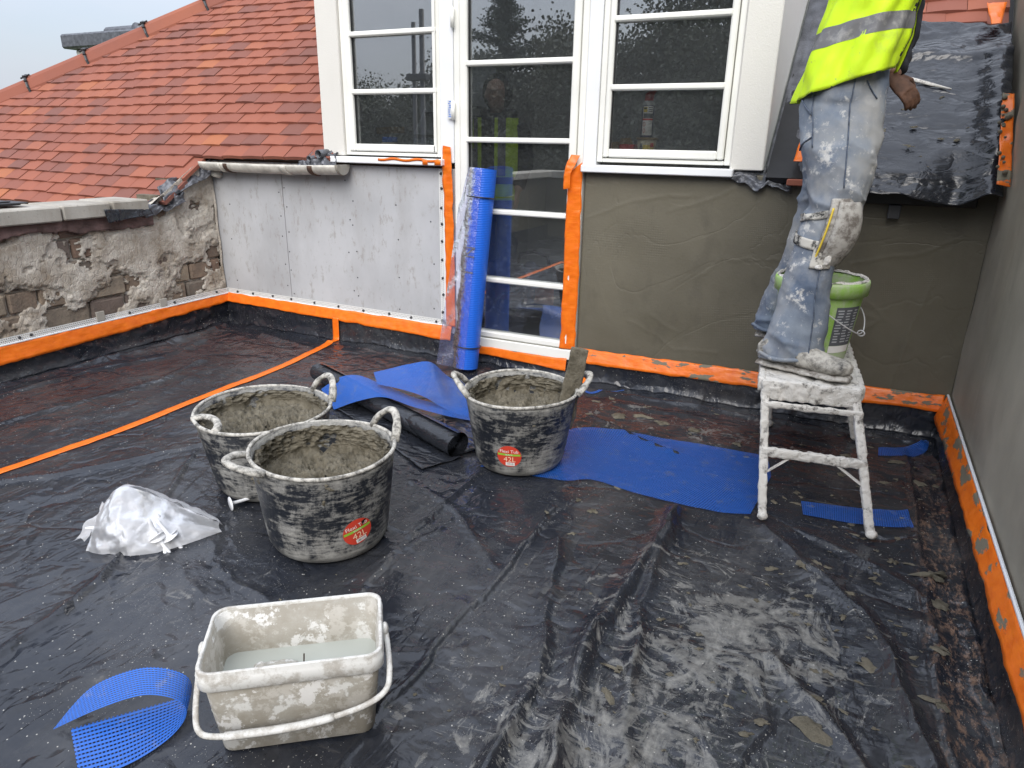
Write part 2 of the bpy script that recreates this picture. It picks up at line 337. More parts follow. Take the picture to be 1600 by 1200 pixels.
    c = m.mix(m.ramp(m.noise(9, 7, .65), (.4, 0), (.7, .7)), c, (.095, .080, .066)); m.p(Base_Color=c, Roughness=.9); m.bump(m.noise(45, 7, .7), .8, .012); MAT['stone'] = m.m
    m = NT('old_flaking_render'); c = m.mix(m.ramp(m.noise(7, 8, .68), (.36, 0), (.64, 1)), (.30, .245, .185), (.62, .575, .50))
    cell = m.n('TexVoronoi', Vector=m.oc((1, 1, .5)), Scale=42, feature='DISTANCE_TO_EDGE'); c = m.mix(m.math('MULTIPLY', m.ramp(cell, (0, .6), (.09, 0)), m.ramp(m.noise(3, 3), (.5, 0), (.6, 1))), c, (.19, .165, .14))
    m.p(Base_Color=c, Roughness=.9); m.bump(m.math('ADD', m.math('MULTIPLY', m.noise(28, 9, .78), 1.6), m.math('MULTIPLY', m.ramp(cell, (0, 0), (.12, .3)), 1)), .8, .010); MAT['oldrender'] = m.m
    MAT['maroon'] = simple('old_painted_band', (.15, .095, .085), .85, 12, .6, .5, .006)
    MAT['gutter'] = simple('old_white_gutter', (.58, .555, .49), .5, 16, .35, .2, .003)
    MAT['rust'] = simple('rust_stain', (.085, .045, .028), .8, 20, .5, .3)
    MAT['darkwood'] = simple('dark_fascia', (.07, .045, .03), .8, 12, .6, .3)
    MAT['black'] = simple('black_plastic', (.013, .013, .014), .4, 20, .3, .1)
    MAT['screw'] = simple('dark_screw_head', (.035, .035, .037), .5, 20, .3, 0)
    # tub: black rubber scraped with dry mortar
    m = NT('scuffed_black_rubber'); a = m.noise(5, 10, .78, m.oc((1, 1, 1.3))); b = m.noise(34, 9, .78, m.oc((.5, .5, 3.2))); c0 = m.noise(13, 10, .8, m.oc((1.5, 1.5, .8)), .6)
    x, y, z = m.xyz(); edge = m.ramp(z, (.0, .075), (.05, .0), (.24, .0), (.30, .045))
    k = m.ramp(m.math('ADD', m.math('ADD', m.math('MULTIPLY', a, .42), m.math('ADD', m.math('MULTIPLY', b, .34), m.math('MULTIPLY', c0, .26))), edge), (.492, 0), (.535, .5), (.62, 1))
    c = m.mix(m.math('MULTIPLY', k, .88), (.013, .0155, .021), m.mix(m.noise(11, 4), (.30, .28, .23), (.50, .50, .48)))
    m.p(Base_Color=c, Roughness=m.math('ADD', .40, m.math('MULTIPLY', k, .4))); m.bump(m.math('ADD', m.noise(90, 5), k), .35, .003); MAT['tub'] = m.m
    m = NT('crusted_rim'); k = m.ramp(m.noise(46, 8, .75), (.38, 0), (.56, 1)); m.p(Base_Color=m.mix(k, (.10, .095, .085), (.50, .48, .43)), Roughness=.8); m.bump(m.noise(70, 5), .4, .004); MAT['rim'] = m.m
    # white-splashed aluminium
    m = NT('plaster_crusted_metal'); k = m.ramp(m.noise(30, 9, .74), (.36, 0), (.47, 1)); m.p(Base_Color=m.mix(k, (.16, .15, .135), m.mix(m.noise(9, 4), (.58, .55, .49), (.74, .72, .68))), Roughness=.85)
    m.bump(m.noise(60, 7, .7), .9, .010); MAT['stool'] = m.m
    # blue glass-fibre mesh
    def meshmat(nm, hole, wu, wv):
        m = NT(nm); u = m.oc(src='UV'); x, y, z = m.xyz(u)
        lu = m.math('LESS_THAN', m.math('FRACT', m.math('MULTIPLY', x, 140)), wu); lv = m.math('LESS_THAN', m.math('FRACT', m.math('MULTIPLY', y, 150)), wv)
        cov = m.math('MAXIMUM', lu, lv); dirt = m.ramp(m.noise(17, 9, .78), (.55, 0), (.70, .6))
        m.p(Base_Color=m.mix(dirt, m.mix(lv, (.009, .070, .32), (.019, .125, .52)), (.22, .22, .20)), Roughness=.38)
        tr = m.n('BsdfTransparent'); ms = m.n('MixShader', i_0=m.math('MAXIMUM', cov, 1-hole), i_1=tr, i_2=m.b.outputs[0]); m.t.links.new(ms, m.out.inputs[0])
        m.bump(m.math('ADD', m.math('MULTIPLY', lu, .5), m.math('MULTIPLY', lv, .8)), .5, .002); MAT[nm] = m.m
    meshmat('blue_mesh', 1.0, .44, .58); meshmat('blue_mesh_flat', 1.0, .30, .42)
    m = NT('blue_mesh_roll'); x, y, z = m.xyz(); wv = m.n('TexWave', 1, Vector=m.oc(), Scale=26, bands_direction='Z'); w2 = m.n('TexWave', 1, Vector=m.oc(rot=(0, .02, .35)), Scale=17, bands_direction='X')
    m.p(Base_Color=m.mix(m.math('MULTIPLY', wv, .5), (.016, .125, .62), (.012, .085, .45)), Roughness=.36, Specular_IOR_Level=.4); m.bump(m.math('ADD', wv, w2), .35, .002); MAT['meshroll'] = m.m
    # clear films and glass
    def clear(nm, tint, refl, rough=.0, bump=0, body=0, bodycol=(.8, .8, .82), fm=1.3):
        m = NT(nm); fr = m.n('Fresnel', IOR=1.5); fac = m.math('ADD', m.math('MULTIPLY', fr, fm), refl, True)
        tr = m.n('BsdfTransparent', Color=tint); gl = m.n('BsdfAnisotropic', Roughness=rough); g = gl
        if bump:
            bn = m.n('Bump', Height=m.noise(26, 5, .6), Strength=bump, Distance=.02); m.t.links.new(bn, gl.node.inputs['Normal']); m.t.links.new(bn, fr.node.inputs['Normal'])
        base = tr
        if body:
            df = m.n('BsdfDiffuse', Color=bodycol); tl = m.n('BsdfTranslucent', Color=bodycol); dd = m.n('MixShader', i_0=.5, i_1=df, i_2=tl)
            base = m.n('MixShader', i_0=body, i_1=tr, i_2=dd)
        ms = m.n('MixShader', i_0=fac, i_1=base, i_2=g); m.t.links.new(ms, m.out.inputs[0]); MAT[nm] = m.m
    clear('window_glass', (.93, .95, .95), .24, 0, 0, .05, (.6, .63, .66)); clear('clear_film', (.86, .88, 1.0), .04, .2, .5, .16, (.42, .45, .85)); clear('bag_plastic', (.99, .99, 1), .0, .28, .2, .68, (.94, .95, .97), .55)
    clear('clear_box', (.9, .93, .95), .1, .1, 0, .25, (.7, .78, .8))
    # water
    m = NT('murky_water'); m.p(Base_Color=(.40, .42, .38), Roughness=.08, Specular_IOR_Level=.6); m.bump(m.noise(9, 3), .04, .01); MAT['water'] = m.m
    # dirty white pail
    m = NT('dirty_white_plastic'); k = m.ramp(m.noise(10, 9, .68), (.40, 0), (.43, .8), (.56, 1)); k2 = m.ramp(m.noise(26, 8, .75), (.50, 0), (.56, 1)); k3 = m.ramp(m.noise(15, 8, .7, m.oc(loc=(3, 1, 5))), (.58, 0), (.60, 1))
    c = m.mix(k, (.60, .595, .56), m.mix(k2, (.31, .285, .235), (.43, .405, .355))); c = m.mix(k3, c, (.64, .63, .60)); m.p(Base_Color=c, Roughness=.62); m.bump(m.math('ADD', k, m.noise(60, 6, .7)), .3, .003); MAT['pail'] = m.m
    m = NT('scuffed_white_plastic'); k = m.ramp(m.noise(24, 9, .75), (.46, 0), (.60, 1)); m.p(Base_Color=m.mix(k, (.64, .635, .60), (.40, .375, .33)), Roughness=.55); m.bump(m.noise(60, 5), .2, .003); MAT['pailrim'] = m.m
    m = NT('dusty_green_plastic'); k = m.ramp(m.noise(14, 9, .76), (.40, 0), (.60, .85)); m.p(Base_Color=m.mix(k, (.29, .53, .085), (.46, .50, .37)), Roughness=.5); m.bump(m.noise(50, 5), .15, .003); MAT['green'] = m.m
    # clothes
    m = NT('dusty_denim'); a = m.ramp(m.noise(5.5, 6, .6), (.36, 0), (.66, 1)); c = m.mix(a, (.085, .115, .17), (.23, .265, .31))
    x, y, z = m.xyz(); c = m.mix(m.math('MULTIPLY', m.ramp(m.noise(3.2, 6, .65, m.oc(loc=(2, 5, 1))), (.46, 0), (.64, .8)), 1.0), c, (.36, .355, .335))
    c = m.mix(m.math('MULTIPLY', m.ramp(m.noise(15, 9, .76), (.56, 0), (.63, .85)), 1.0), c, (.58, .57, .54))
    c = m.mix(m.math('MULTIPLY', m.ramp(m.noise(60, 5, .6), (.66, 0), (.70, .8)), m.ramp(m.noise(6, 3, .5, m.oc(loc=(7, 1, 2))), (.45, 0), (.6, 1))), c, (.62, .61, .58))
    wv = m.n('TexWave', 1, Vector=m.oc(rot=(0, .7, 0)), Scale=420); m.p(Base_Color=c, Roughness=.9); m.bump(m.math('ADD', m.math('MULTIPLY', wv, .3), m.noise(40, 5)), .3, .004); MAT['denim'] = m.m
    MAT['seam'] = simple('denim_seam', (.10, .125, .17), .9, 60, .6, .3)
    m = NT('hi_vis_fabric'); k = m.ramp(m.noise(7, 9, .7), (.54, 0), (.72, .75)); k2 = m.ramp(m.noise(30, 7, .7), (.62, 0), (.68, .7)); m.p(Base_Color=m.mix(k2, m.mix(k, (.62, .88, .012), (.36, .42, .10)), (.22, .22, .13)), Roughness=.65); m.bump(m.math('ADD', m.noise(9, 5), m.math('MULTIPLY', m.n('TexWave', 1, Vector=m.oc(), Scale=160, bands_direction='Z'), .06)), .35, .012); MAT['vest'] = m.m
    m = NT('dirty_reflective_band'); k = m.ramp(m.noise(10, 8, .7), (.52, 0), (.66, .7)); m.p(Base_Color=m.mix(k, (.15, .15, .155), (.42, .41, .38)), Roughness=.6); m.bump(m.noise(20, 5), .2, .008); MAT['band'] = m.m
    MAT['binding'] = simple('black_binding', (.02, .02, .022), .8, 30, .3, .1)
    m = NT('crusted_boot_leather'); k = m.ramp(m.noise(16, 9, .76), (.36, 0), (.56, 1)); m.p(Base_Color=m.mix(k, (.055, .053, .05), (.47, .445, .39)), Roughness=.8); m.bump(m.noise(50, 7, .7), .5, .006); MAT['boot'] = m.m
    m = NT('crusted_knee_pad'); k = m.ramp(m.noise(20, 7, .7), (.44, 0), (.54, 1)); m.p(Base_Color=m.mix(k, (.02, .02, .02), (.48, .46, .41)), Roughness=.8); m.bump(m.noise(50, 6, .7), .5, .005); MAT['knee'] = m.m
    m = NT('bleached_knee_pad'); k = m.ramp(m.noise(30, 7, .7), (.40, 0), (.58, 1)); m.p(Base_Color=m.mix(k, (.16, .14, .12), (.46, .44, .40)), Roughness=.85); m.bump(m.noise(50, 6, .7), .4, .005); MAT['kneeshell'] = m.m
    MAT['glove'] = simple('brown_work_glove', (.13, .065, .04), .7, 40, .5, .4)
    MAT['skin'] = simple('skin', (.46, .27, .20), .5, 20, .1, .05)
    MAT['hair'] = simple('dark_hair', (.03, .022, .018), .7, 60, .4, .5)
    MAT['sweater'] = simple('dark_sweater', (.03, .031, .038), .9, 30, .3, .3)
    MAT['plasterwall'] = simple('grey_plaster', (.36, .36, .345), .9, 3, .15, .1)
    MAT['darkfloor'] = simple('dark_floor', (.08, .075, .07), .7, 4, .3, .1)
    for nm, c, r in (('red', (.60, .03, .035), .4), ('redsticker', (.62, .055, .028), .5), ('greenband', (.28, .52, .045), .5), ('cream', (.78, .70, .54), .5), ('whiteprint', (.8, .78, .75), .5), ('peach', (.85, .62, .42), .5), ('blackprint', (.02, .02, .02), .5),
                     ('bluecan', (.012, .018, .11), .35), ('yellowlab', (.75, .55, .06), .5), ('greylab', (.45, .47, .49), .5), ('darklab', (.10, .105, .12), .6), ('bluetape', (.04, .16, .58), .5), ('whitefix', (.82, .83, .85), .4), ('silver', (.5, .5, .5), .3),
                     ('orangebag', (.62, .13, .03), .5), ('grass', (.05, .075, .025), .9), ('bark', (.06, .045, .035), .9), ('slate', (.045, .047, .052), .6), ('paleband', (.26, .28, .44), .5), ('card', (.36, .25, .14), .8), ('lightsky', (.6, .62, .64), .5)):
        MAT[nm] = simple(nm, c, r, 14, .12, .04)
    for nm, c in (('needles', (.040, .052, .036)), ('leaves', (.075, .078, .055))):
        m = NT('foliage_'+nm); m.p(Base_Color=m.mix(m.noise(1.2, 3), tuple(q*.6 for q in c), tuple(q*1.5 for q in c)), Roughness=.8); MAT[nm] = m.m
    # perforated white bead
    m = NT('perforated_bead'); u = m.oc(src='UV'); x, y, z = m.xyz(u)
    a = m.math('SUBTRACT', m.math('FRACT', m.math('ADD', m.math('MULTIPLY', x, 95), m.math('MULTIPLY', m.math('FLOOR', m.math('MULTIPLY', y, 95)), .5))), .5); b = m.math('SUBTRACT', m.math('FRACT', m.math('MULTIPLY', y, 95)), .5)
    hole = m.math('LESS_THAN', m.math('ADD', m.math('MULTIPLY', a, a), m.math('MULTIPLY', b, b)), .085)
    m.p(Base_Color=(.74, .74, .71), Roughness=.5); tr = m.n('BsdfTransparent'); ms = m.n('MixShader', i_0=hole, i_1=m.b.outputs[0], i_2=tr); m.t.links.new(ms, m.out.inputs[0]); MAT['bead'] = m.m
build_mats()
XL, XR, YB = -3.78, .495, 3.35

# ================================================================ SETTING
g = MB().box(-400, 400, -400, 400, -3.7, -3.5); struct(obj('ground', g, MAT['grass']))
g = MB().box(XL-.2, XR+.25, -2.2, YB, -.25, -.02); struct(obj('terrace_floor', g, MAT['concrete']))

# ---------------------------------------------------------------- black sheet over the floor, turned up at the walls
CREASE = {  # (points, width, height)
 'a': ([(-.4, 2.16), (-.41, 1.85), (-.43, 1.59), (-.44, 1.41), (-.42, 1.26), (-.38, 1.01), (-.36, .7)], 0.024, 0.042),
 'a2': ([(-.4, 2.14), (-.36, 1.59), (-.29, 1.25), (-.25, 1.07), (-.22, .8)], 0.02, 0.03),
 'b': ([(-.69, 1.78), (-.63, 1.62), (-.58, 1.45), (-.51, 1.25), (-.49, 1.04), (-.49, .8)], 0.018, 0.032),
 'c': ([(-.79, 1.98), (-.77, 1.62), (-.775, 1.38), (-.77, 1.14), (-.775, .96), (-.74, .7)], .009, .012),
 'd': ([(-2.23, 1.72), (-1.96, 1.35), (-1.81, 1.08), (-1.74, .91), (-1.68, .6)], .010, .013),
 'd2': ([(-1.12, 1.6), (-1.14, 1.87), (-1.12, 2.71)], .010, .011),
 'd3': ([(-1.2, 1.1), (-1.13, 1.35), (-1.06, 1.75)], .008, .007),
 'e': ([(-.12, 2.17), (.05, 1.98), (.18, 1.84), (.26, 1.61), (.31, 1.36), (.33, 1.0)], 0.026, 0.032),
 'e2': ([(-.02, 1.54), (.07, 1.43), (.18, 1.31), (.26, 1.1)], 0.022, 0.026),
 'e3': ([(.0, 2.22), (.12, 2.17), (.24, 2.10), (.34, 1.98)], .022, .012),
 'f': ([(.34, 3.1), (.345, 2.42), (.355, 1.82), (.355, 1.0)], .018, .016),
 'f2': ([(.455, 3.1), (.455, 2.47), (.455, 1.87), (.445, 1.0)], .014, .014),
 'g': ([(-3.70, 1.6), (-3.66, 2.36), (-3.62, 2.95), (-3.68, 3.3)], .030, .030),
 'g2': ([(-3.53, 1.5), (-3.56, 2.16), (-3.43, 2.53), (-3.5, 2.9)], .028, .024),
 'g3': ([(-3.24, 1.4), (-3.18, 1.78), (-3.11, 2.25), (-3.2, 2.6)], .030, .014),
 'h': ([(-2.3, 2.24), (-2.01, 1.53), (-1.89, 1.24)], .012, .009),
 'i': ([(-2.12, 1.17), (-1.82, 1.20), (-1.60, 1.14), (-1.45, 1.07)], .016, .012),
 'i2': ([(-1.66, 1.3), (-1.45, 1.16), (-1.3, 1.15)], .014, .010),
 'j': ([(-.97, 2.87), (-.65, 2.7), (-.5, 2.64)], .007, .008),
 'k': ([(-1.32, 1.93), (-1.1, 1.82), (-.9, 1.66), (-.8, 1.55)], .024, .010),
 'l': ([(-.93, 1.09), (-.8, 1.16), (-.67, 1.27)], .020, .007),
 'm': ([(-.78, .88), (-.63, .99), (-.53, 1.1)], .020, .007),
 'n': ([(-2.85, 3.24), (-2.43, 3.22), (-2.01, 3.24)], .022, .016),
 'n2': ([(-3.3, 3.18), (-2.9, 3.1), (-2.5, 3.15)], .026, .012),
 'o': ([(-1.1, 3.16), (-.51, 3.19), (.1, 3.17), (.4, 3.2)], .028, .026),
 'o2': ([(-.9, 3.06), (-.4, 3.08), (.05, 3.02)], .03, .014),
 'p': ([(.08, 2.07), (.1, 1.68), (.11, 1.45)], .006, .005),
 'q': ([(-2.9, 1.0), (-2.5, 1.35), (-2.0, 2.3)], .010, .009),
 'r': ([(-2.1, 1.9), (-1.95, 1.55), (-1.9, 1.45)], .008, .007)}
LAPS = [[(-.74, .7), (-.775, .96), (-.77, 1.14), (-.775, 1.38), (-.77, 1.62), (-.79, 1.98)], [(-1.68, .6), (-1.74, .91), (-1.81, 1.08), (-1.96, 1.35), (-2.23, 1.72)], [(-1.06, 1.2), (-1.12, 1.6), (-1.14, 1.87), (-1.12, 2.71)], [(-.50, .7), (-.49, 1.04), (-.53, 1.25), (-.60, 1.45), (-.65, 1.62), (-.71, 1.78)],
        [(-.36, .7), (-.40, 1.26), (-.42, 1.41), (-.41, 1.59), (-.39, 1.85), (-.385, 2.16)], [(.30, 1.0), (.285, 1.36), (.235, 1.61), (.155, 1.84), (.02, 1.98)], [(-.3, .7), (-.08, 1.0), (.0, 1.3), (-.05, 1.55)], [(-2.9, 1.0), (-2.5, 1.35), (-2.2, 1.9), (-2.0, 2.3)], [(.33, 1.0), (.335, 1.82), (.325, 2.42), (.32, 3.1)], [(-.5, 2.64), (-.65, 2.7), (-.97, 2.87)], [(-1.5, .6), (-1.3, .95), (-1.2, 1.1)], [(-3.1, 2.6), (-2.95, 2.2), (-3.0, 1.7)]]
def sheet_h(x, y):
    h = .006*(fbm(x*2.3, y*2.3, .7, 4)+.2)+.0028*np.abs(fbm(x*9, y*6, 4.1, 3))
    wx, wy = x+.012*fbm(x*9, y*9, 2.2, 2), y+.012*fbm(x*9, y*9, 8.2, 2)
    for pts, w, a in CREASE.values():
        d = segdist(wx, wy, pts); h = np.maximum(h, a*1.15*np.exp(-(d/w)**1.25)*(.75+.35*fbm(x*5, y*5, 1.1, 2))+.35*h)
    for pts in LAPS:
        for (ax, ay), (bx, by) in zip(pts[:-1], pts[1:]):
            L = math.hypot(bx-ax, by-ay); tx, ty = (bx-ax)/L, (by-ay)/L; al = (wx-ax)*tx+(wy-ay)*ty; sd = -(wx-ax)*ty+(wy-ay)*tx
            on = np.clip(np.minimum(al+.015, L-al+.015)/.03, 0, 1); h = h+on*.0085*np.clip((sd+.007)/.007, 0, 1)*np.exp(-np.clip(sd, 0, 9)/.05)*(sd < .4)
    lw = np.exp(-((x-XL)/.35)**2)+np.exp(-((YB-y)/.22)**2)*.8
    h = h+lw*.016*np.abs(fbm(x*7, y*4.5, 6.6, 4))
    for c, r in (((-1.355, 1.495), .2), ((-1.787, 1.69), .2), ((-1.057, 2.287), .19), ((-.93, .89), .17), ((-.124, 2.234), .04), ((.208, 2.272), .04), ((.148, 3.133), .04), ((-.19, 3.1), .04)):
        h = h*(1-np.exp(-(np.hypot(x-c[0], y-c[1])/(r*1.05))**6)*1.0)
    return h
def sheet():
    ys = np.r_[np.linspace(-2.15, .35, 20)[:-1], np.arange(.35, 3.51, .0068)]; xs = np.arange(-3.93, .66, .0078)
    X, Y = np.meshgrid(xs, ys, indexing='ij')
    x0, x1, y1 = XL+.025, XR-.022, YB-.022
    ox = np.maximum(np.maximum(x0-X, X-x1), 0); oy = np.maximum(Y-y1, 0)
    ox = np.minimum(ox, .155); oy = np.minimum(oy, .155)
    px, py = np.clip(X, x0, x1), np.minimum(Y, y1)
    h = sheet_h(px, py)
    upz = np.maximum(ox, oy)
    wr = .012*np.abs(fbm(X*9, Y*9, 9.9, 3))*np.clip(upz*12, 0, 1)*np.clip((.15-upz)*14, 0, 1)
    sl_ = np.clip(.055-upz, 0, 1)**2*6        # the bend is rounded, not sharp
    px = px+np.where(X < x0, wr+np.where(ox > 0, sl_, 0), 0)-np.where(X > x1, wr+np.where(ox > 0, sl_, 0), 0)
    py = py-np.where(oy > 0, wr+sl_, 0)
    P = np.stack([px, py, h*np.clip(1-upz*6, 0, 1)+upz], -1)
    return MB().grid(P)
sh = sheet(); o = obj('polythene_sheet', sh, MAT['sheet'], None, True)
tag(o, 'creased black polythene sheet covering the whole terrace floor, dusty and splashed', 'plastic sheet')
# loose mortar droppings trodden over the right half of the sheet
def splat(mb, x, y, z, r, st, ang, ht, n=16):
    sd0 = random.random()*60; ring = []
    for k in range(n):
        t = 2*math.pi*k/n; rr = r*(.72+.75*float(fbm(math.cos(t)*1.4+sd0, math.sin(t)*1.4, sd0, 3))); ex, ey = rr*math.cos(t)*st, rr*math.sin(t)
        ring.append((x+ex*math.cos(ang)-ey*math.sin(ang), y+ex*math.sin(ang)+ey*math.cos(ang)))
    v = [(a, b, z) for a, b in ring]+[(x+(a-x)*.72+random.uniform(-.12, .12)*r, y+(b-y)*.72+random.uniform(-.12, .12)*r, z+ht*random.uniform(.3, 1.2)) for a, b in ring]+[(x, y, z+ht*random.uniform(.4, 1.3))]
    f = [(k, (k+1) % n, n+(k+1) % n, n+k) for k in range(n)]+[(n+k, n+(k+1) % n, 2*n) for k in range(n)]
    mb.add(v, f)
mb = MB(); spots = []
for cx, cy, n, s in ((.30, 2.6, 40, .28), (.28, 2.0, 42, .24), (.05, 1.6, 40, .32), (-.45, 2.95, 46, .42), (.1, 2.75, 34, .30), (-.2, 1.15, 34, .30), (-.9, 2.85, 16, .3), (-.6, 1.9, 12, .4), (-1.0, .95, 8, .5)):
    for i in range(n): spots.append((cx+random.gauss(0, s*.6), cy+random.gauss(0, s), random.choice((.003, .004, .004, .005, .006, .008, .011))*(1 if i % 9 else 1.7)))
for x, y, r in ((.02, 1.98, .024), (.27, 2.16, .022), (.37, 2.12, .036), (.38, 1.98, .026), (.1, 1.35, .034), (.2, 1.62, .020), (.14, 1.8, .018), (-.27, 1.02, .026), (.0, 1.06, .03), (-.34, 1.33, .02), (-.85, 2.92, .034), (-.65, 2.93, .03), (-.5, 2.9, .026), (-.3, 2.84, .028), (.12, 2.93, .022), (.3, 2.95, .022), (-.66, 2.03, .016), (-1.0, 3.05, .014), (-.95, 3.12, .016), (-.75, 2.97, .03), (.36, 1.75, .02), (.34, 1.55, .02)): spots.append((x, y, r))
spots = [q for q in spots if XL < q[0] < XR-.04 and q[1] < YB-.08]
hh = sheet_h(np.array([q[0] for q in spots]), np.array([q[1] for q in spots]))
for (x, y, r), z in zip(spots, hh): splat(mb, x, y, float(z)+.001, r, random.uniform(1, 2.2), random.uniform(-.9, .6), min(.012, r*.28))
o = obj('mortar_droppings', mb, MAT['mortar'], None, True); tag(o, 'scattered lumps and smears of dropped mortar on the black sheet', 'mortar', kind='stuff')

# ---------------------------------------------------------------- left boundary wall: stones, flaking render, coping
wl = thing('boundary_wall', 'low old stone wall with flaking pale render under concrete coping', 'wall', (XL-.1, 2.5, 0))
def ch(name, mb, mat, parent, smooth=False, solid=0):
    o = obj(name, mb, mat, parent, smooth, solid); o.matrix_parent_inverse = Matrix.Translation(parent.location).inverted(); return o
ch('wall_core', MB().box(XL-.22, XL-.035, -2.2, YB-.01, -.02, .80).box(XL-.22, XL-.045, 2.95, YB-.01, .80, .86).box(XL-.22, XL-.046, 3.1, YB-.012, .861, .95), MAT['mortar'], wl)
zc = 0.10; k = 0
while zc < 1.0:
    hgt = random.uniform(.09, .135); yy = 1.75+random.uniform(-.1, 0)
    while yy < YB-.03:
        L = random.uniform(.14, .30); y1 = min(yy+L, YB-.006); top = min(zc+hgt, .78 if yy < 2.84 else .80+(yy-2.84)*.6)
        if y1-yy > .03 and top-zc > .03:
            m = MB().bbox(XL-.12, XL-random.uniform(.006, .016), yy+.005, y1-.005, zc+.005, top-.005, .010)
            m.v = [(a+random.uniform(-.004, .004), b+random.uniform(-.004, .004), c+random.uniform(-.004, .004)) for a, b, c in m.v]
            ch('stone', m, MAT['stone'], wl)
        yy += L
    zc += hgt
# render skin: a sheet whose surface drops behind the stones where the render has fallen off
ys, zs = np.arange(1.6, YB-.004, .0065), np.arange(.0, 1.03, .0065)
Yg, Zg = np.meshgrid(ys, zs, indexing='ij')
f = fbm(Yg*4.2, Zg*5.0, 1.3, 6, .58)+.22*np.exp(-((Zg-.60)/.16)**2)+.30*np.clip((2.55-Yg)*.8, -1, .6)-.16*np.clip((.42-Zg)*4, 0, 1)+.25*np.exp(-((Yg-2.98)/.12)**2)*np.exp(-((Zg-.55)/.25)**2)
f = f+.45*np.clip((Zg-.74)*6, 0, 1)*np.clip((Yg-2.9)*6, 0, 1)
f = f+.05*np.floor(fbm(Yg*3, Zg*3, 4.4, 3)*3); th = .72/(1+np.exp(-(f+.13)*75))+.28/(1+np.exp(-(f-.22)*60))
Xg = XL-.032+.040*th+.0035*fbm(Yg*16, Zg*16, 2.7, 4, .5)*th
topz = np.where(Yg < 2.84, .775, np.clip(.80+(Yg-2.84)*.62, .80, 1.03)); Zg = np.minimum(Zg, topz)
ch('render_skin', MB().grid(np.stack([Xg, Yg, Zg], -1)), MAT['oldrender'], wl, True)
# dark painted band under the coping
ys, zs = np.arange(1.6, 2.87, .01), np.arange(.675, .772, .008)
Yg, Zg = np.meshgrid(ys, zs, indexing='ij'); low = .70+.025*fbm(Yg*7, .3, 1.0, 4)-.02*(Yg-2.2)
Xg = XL+.022+.004*fbm(Yg*20, Zg*20, 1, 3)-np.where(Zg < low, .07, 0)
ch('painted_band', MB().grid(np.stack([Xg, Yg, Zg], -1)), MAT['maroon'], wl, True)
for a, b, dz in ((-2.2, -.6, 0), (-.592, .9, 0), (.908, 1.95, .002), (1.958, 2.30, -.003), (2.308, 2.575, .0), (2.59, 2.815, .004)):
    m = MB().bbox(XL-.24, XL+.062, a, b, .772+dz, .848+dz, .007); ch('coping_stone', m, MAT['concrete'], wl)
ch('corner_bead', MB().tube([(XL+.006+.004*math.sin(i*1.7), YB-.012, .2+i*.07) for i in range(12)], .008, 6), MAT['oldrender'], wl, True)

# slates lying on the coping
for i, (y0, y1, dz, dx) in enumerate(((1.55, 2.17, .856, 0), (1.5, 2.20, .864, .012), (1.58, 2.13, .872, -.012))):
    o = obj('roof_slate', MB().bbox(XL-.21+dx, XL-.05+dx, y0, y1, dz, dz+.006, .001), MAT['slate'])
    tag(o, ('lowest', 'middle', 'topmost')[i]+' of three dark slates stacked on the concrete coping', 'slate', 'slates on the coping')
# black flap of felt hanging over the coping end, crumpled lead in the corner
P = np.array([[(XL+.068, 2.53+.285*u+.012*v, .815-.02*u-.075*v*(1-.65*u)+.0*v) for v in np.linspace(0, 1, 12)] for u in np.linspace(0, 1, 24)])
P[:, :, 0] += .012*fbm(P[:, :, 1]*12, P[:, :, 2]*12, 5, 3)+.012*np.linspace(0, 1, 12)[None, :]
o = obj('felt_flap', MB().grid(P), MAT['tarp'], None, True, .003); tag(o, 'torn black felt flap hanging over the end of the coping', 'felt')
def crumple(name, quad, n, amp, sc, mat, label, cat, seed=1., solid=.003, edge=.0):
    a, b, c, d = [np.array(q, float) for q in quad]; u = np.linspace(0, 1, n)[:, None, None]; v = np.linspace(0, 1, n)[None, :, None]
    P = a*(1-u)*(1-v)+b*u*(1-v)+c*u*v+d*(1-u)*v; nr = np.cross(b-a, d-a); nr /= np.linalg.norm(nr)
    if edge:
        e = edge*fbm(u[:, :, 0]*6+seed, 0, seed, 4)+0*v[:, :, 0]; P[:, :, 2] += e*(1-v[:, :, 0])
    q = P/sc; rd = 1-np.abs(fbm(q[..., 0]+seed, q[..., 1], q[..., 2], 4)); P = P+nr*(amp*(rd-.5))[..., None]
    m = MB().grid(P); o = obj(name, m, mat, None, True, solid); tag(o, label, cat); return o
crumple('lead_flashing', [(XL-.02, 2.78, .80), (XL+.03, 2.80, .74), (XL+.05, 3.08, .82), (XL-.03, 3.10, .90)], 40, .07, .09, MAT['lead'], 'crumpled lead flashing between coping end and tiles', 'flashing', 2.)
crumple('lead_flashing', [(XL+.015, 2.95, .82), (XL+.045, 3.32, .97), (XL+.02, 3.33, 1.06), (XL-.06, 2.98, .91)], 40, .05, .12, MAT['lead'], 'smooth grey lead sheet tucked under the tile edge above the wall', 'flashing', 5.)
crumple('lead_flashing', [(-2.95, 3.24, 1.04), (-2.70, 3.24, 1.045), (-2.72, 3.33, 1.12), (-2.90, 3.33, 1.10)], 30, .07, .07, MAT['lead'], 'crumpled lead scrap sitting in the gutter beside the dormer', 'flashing', 8.)

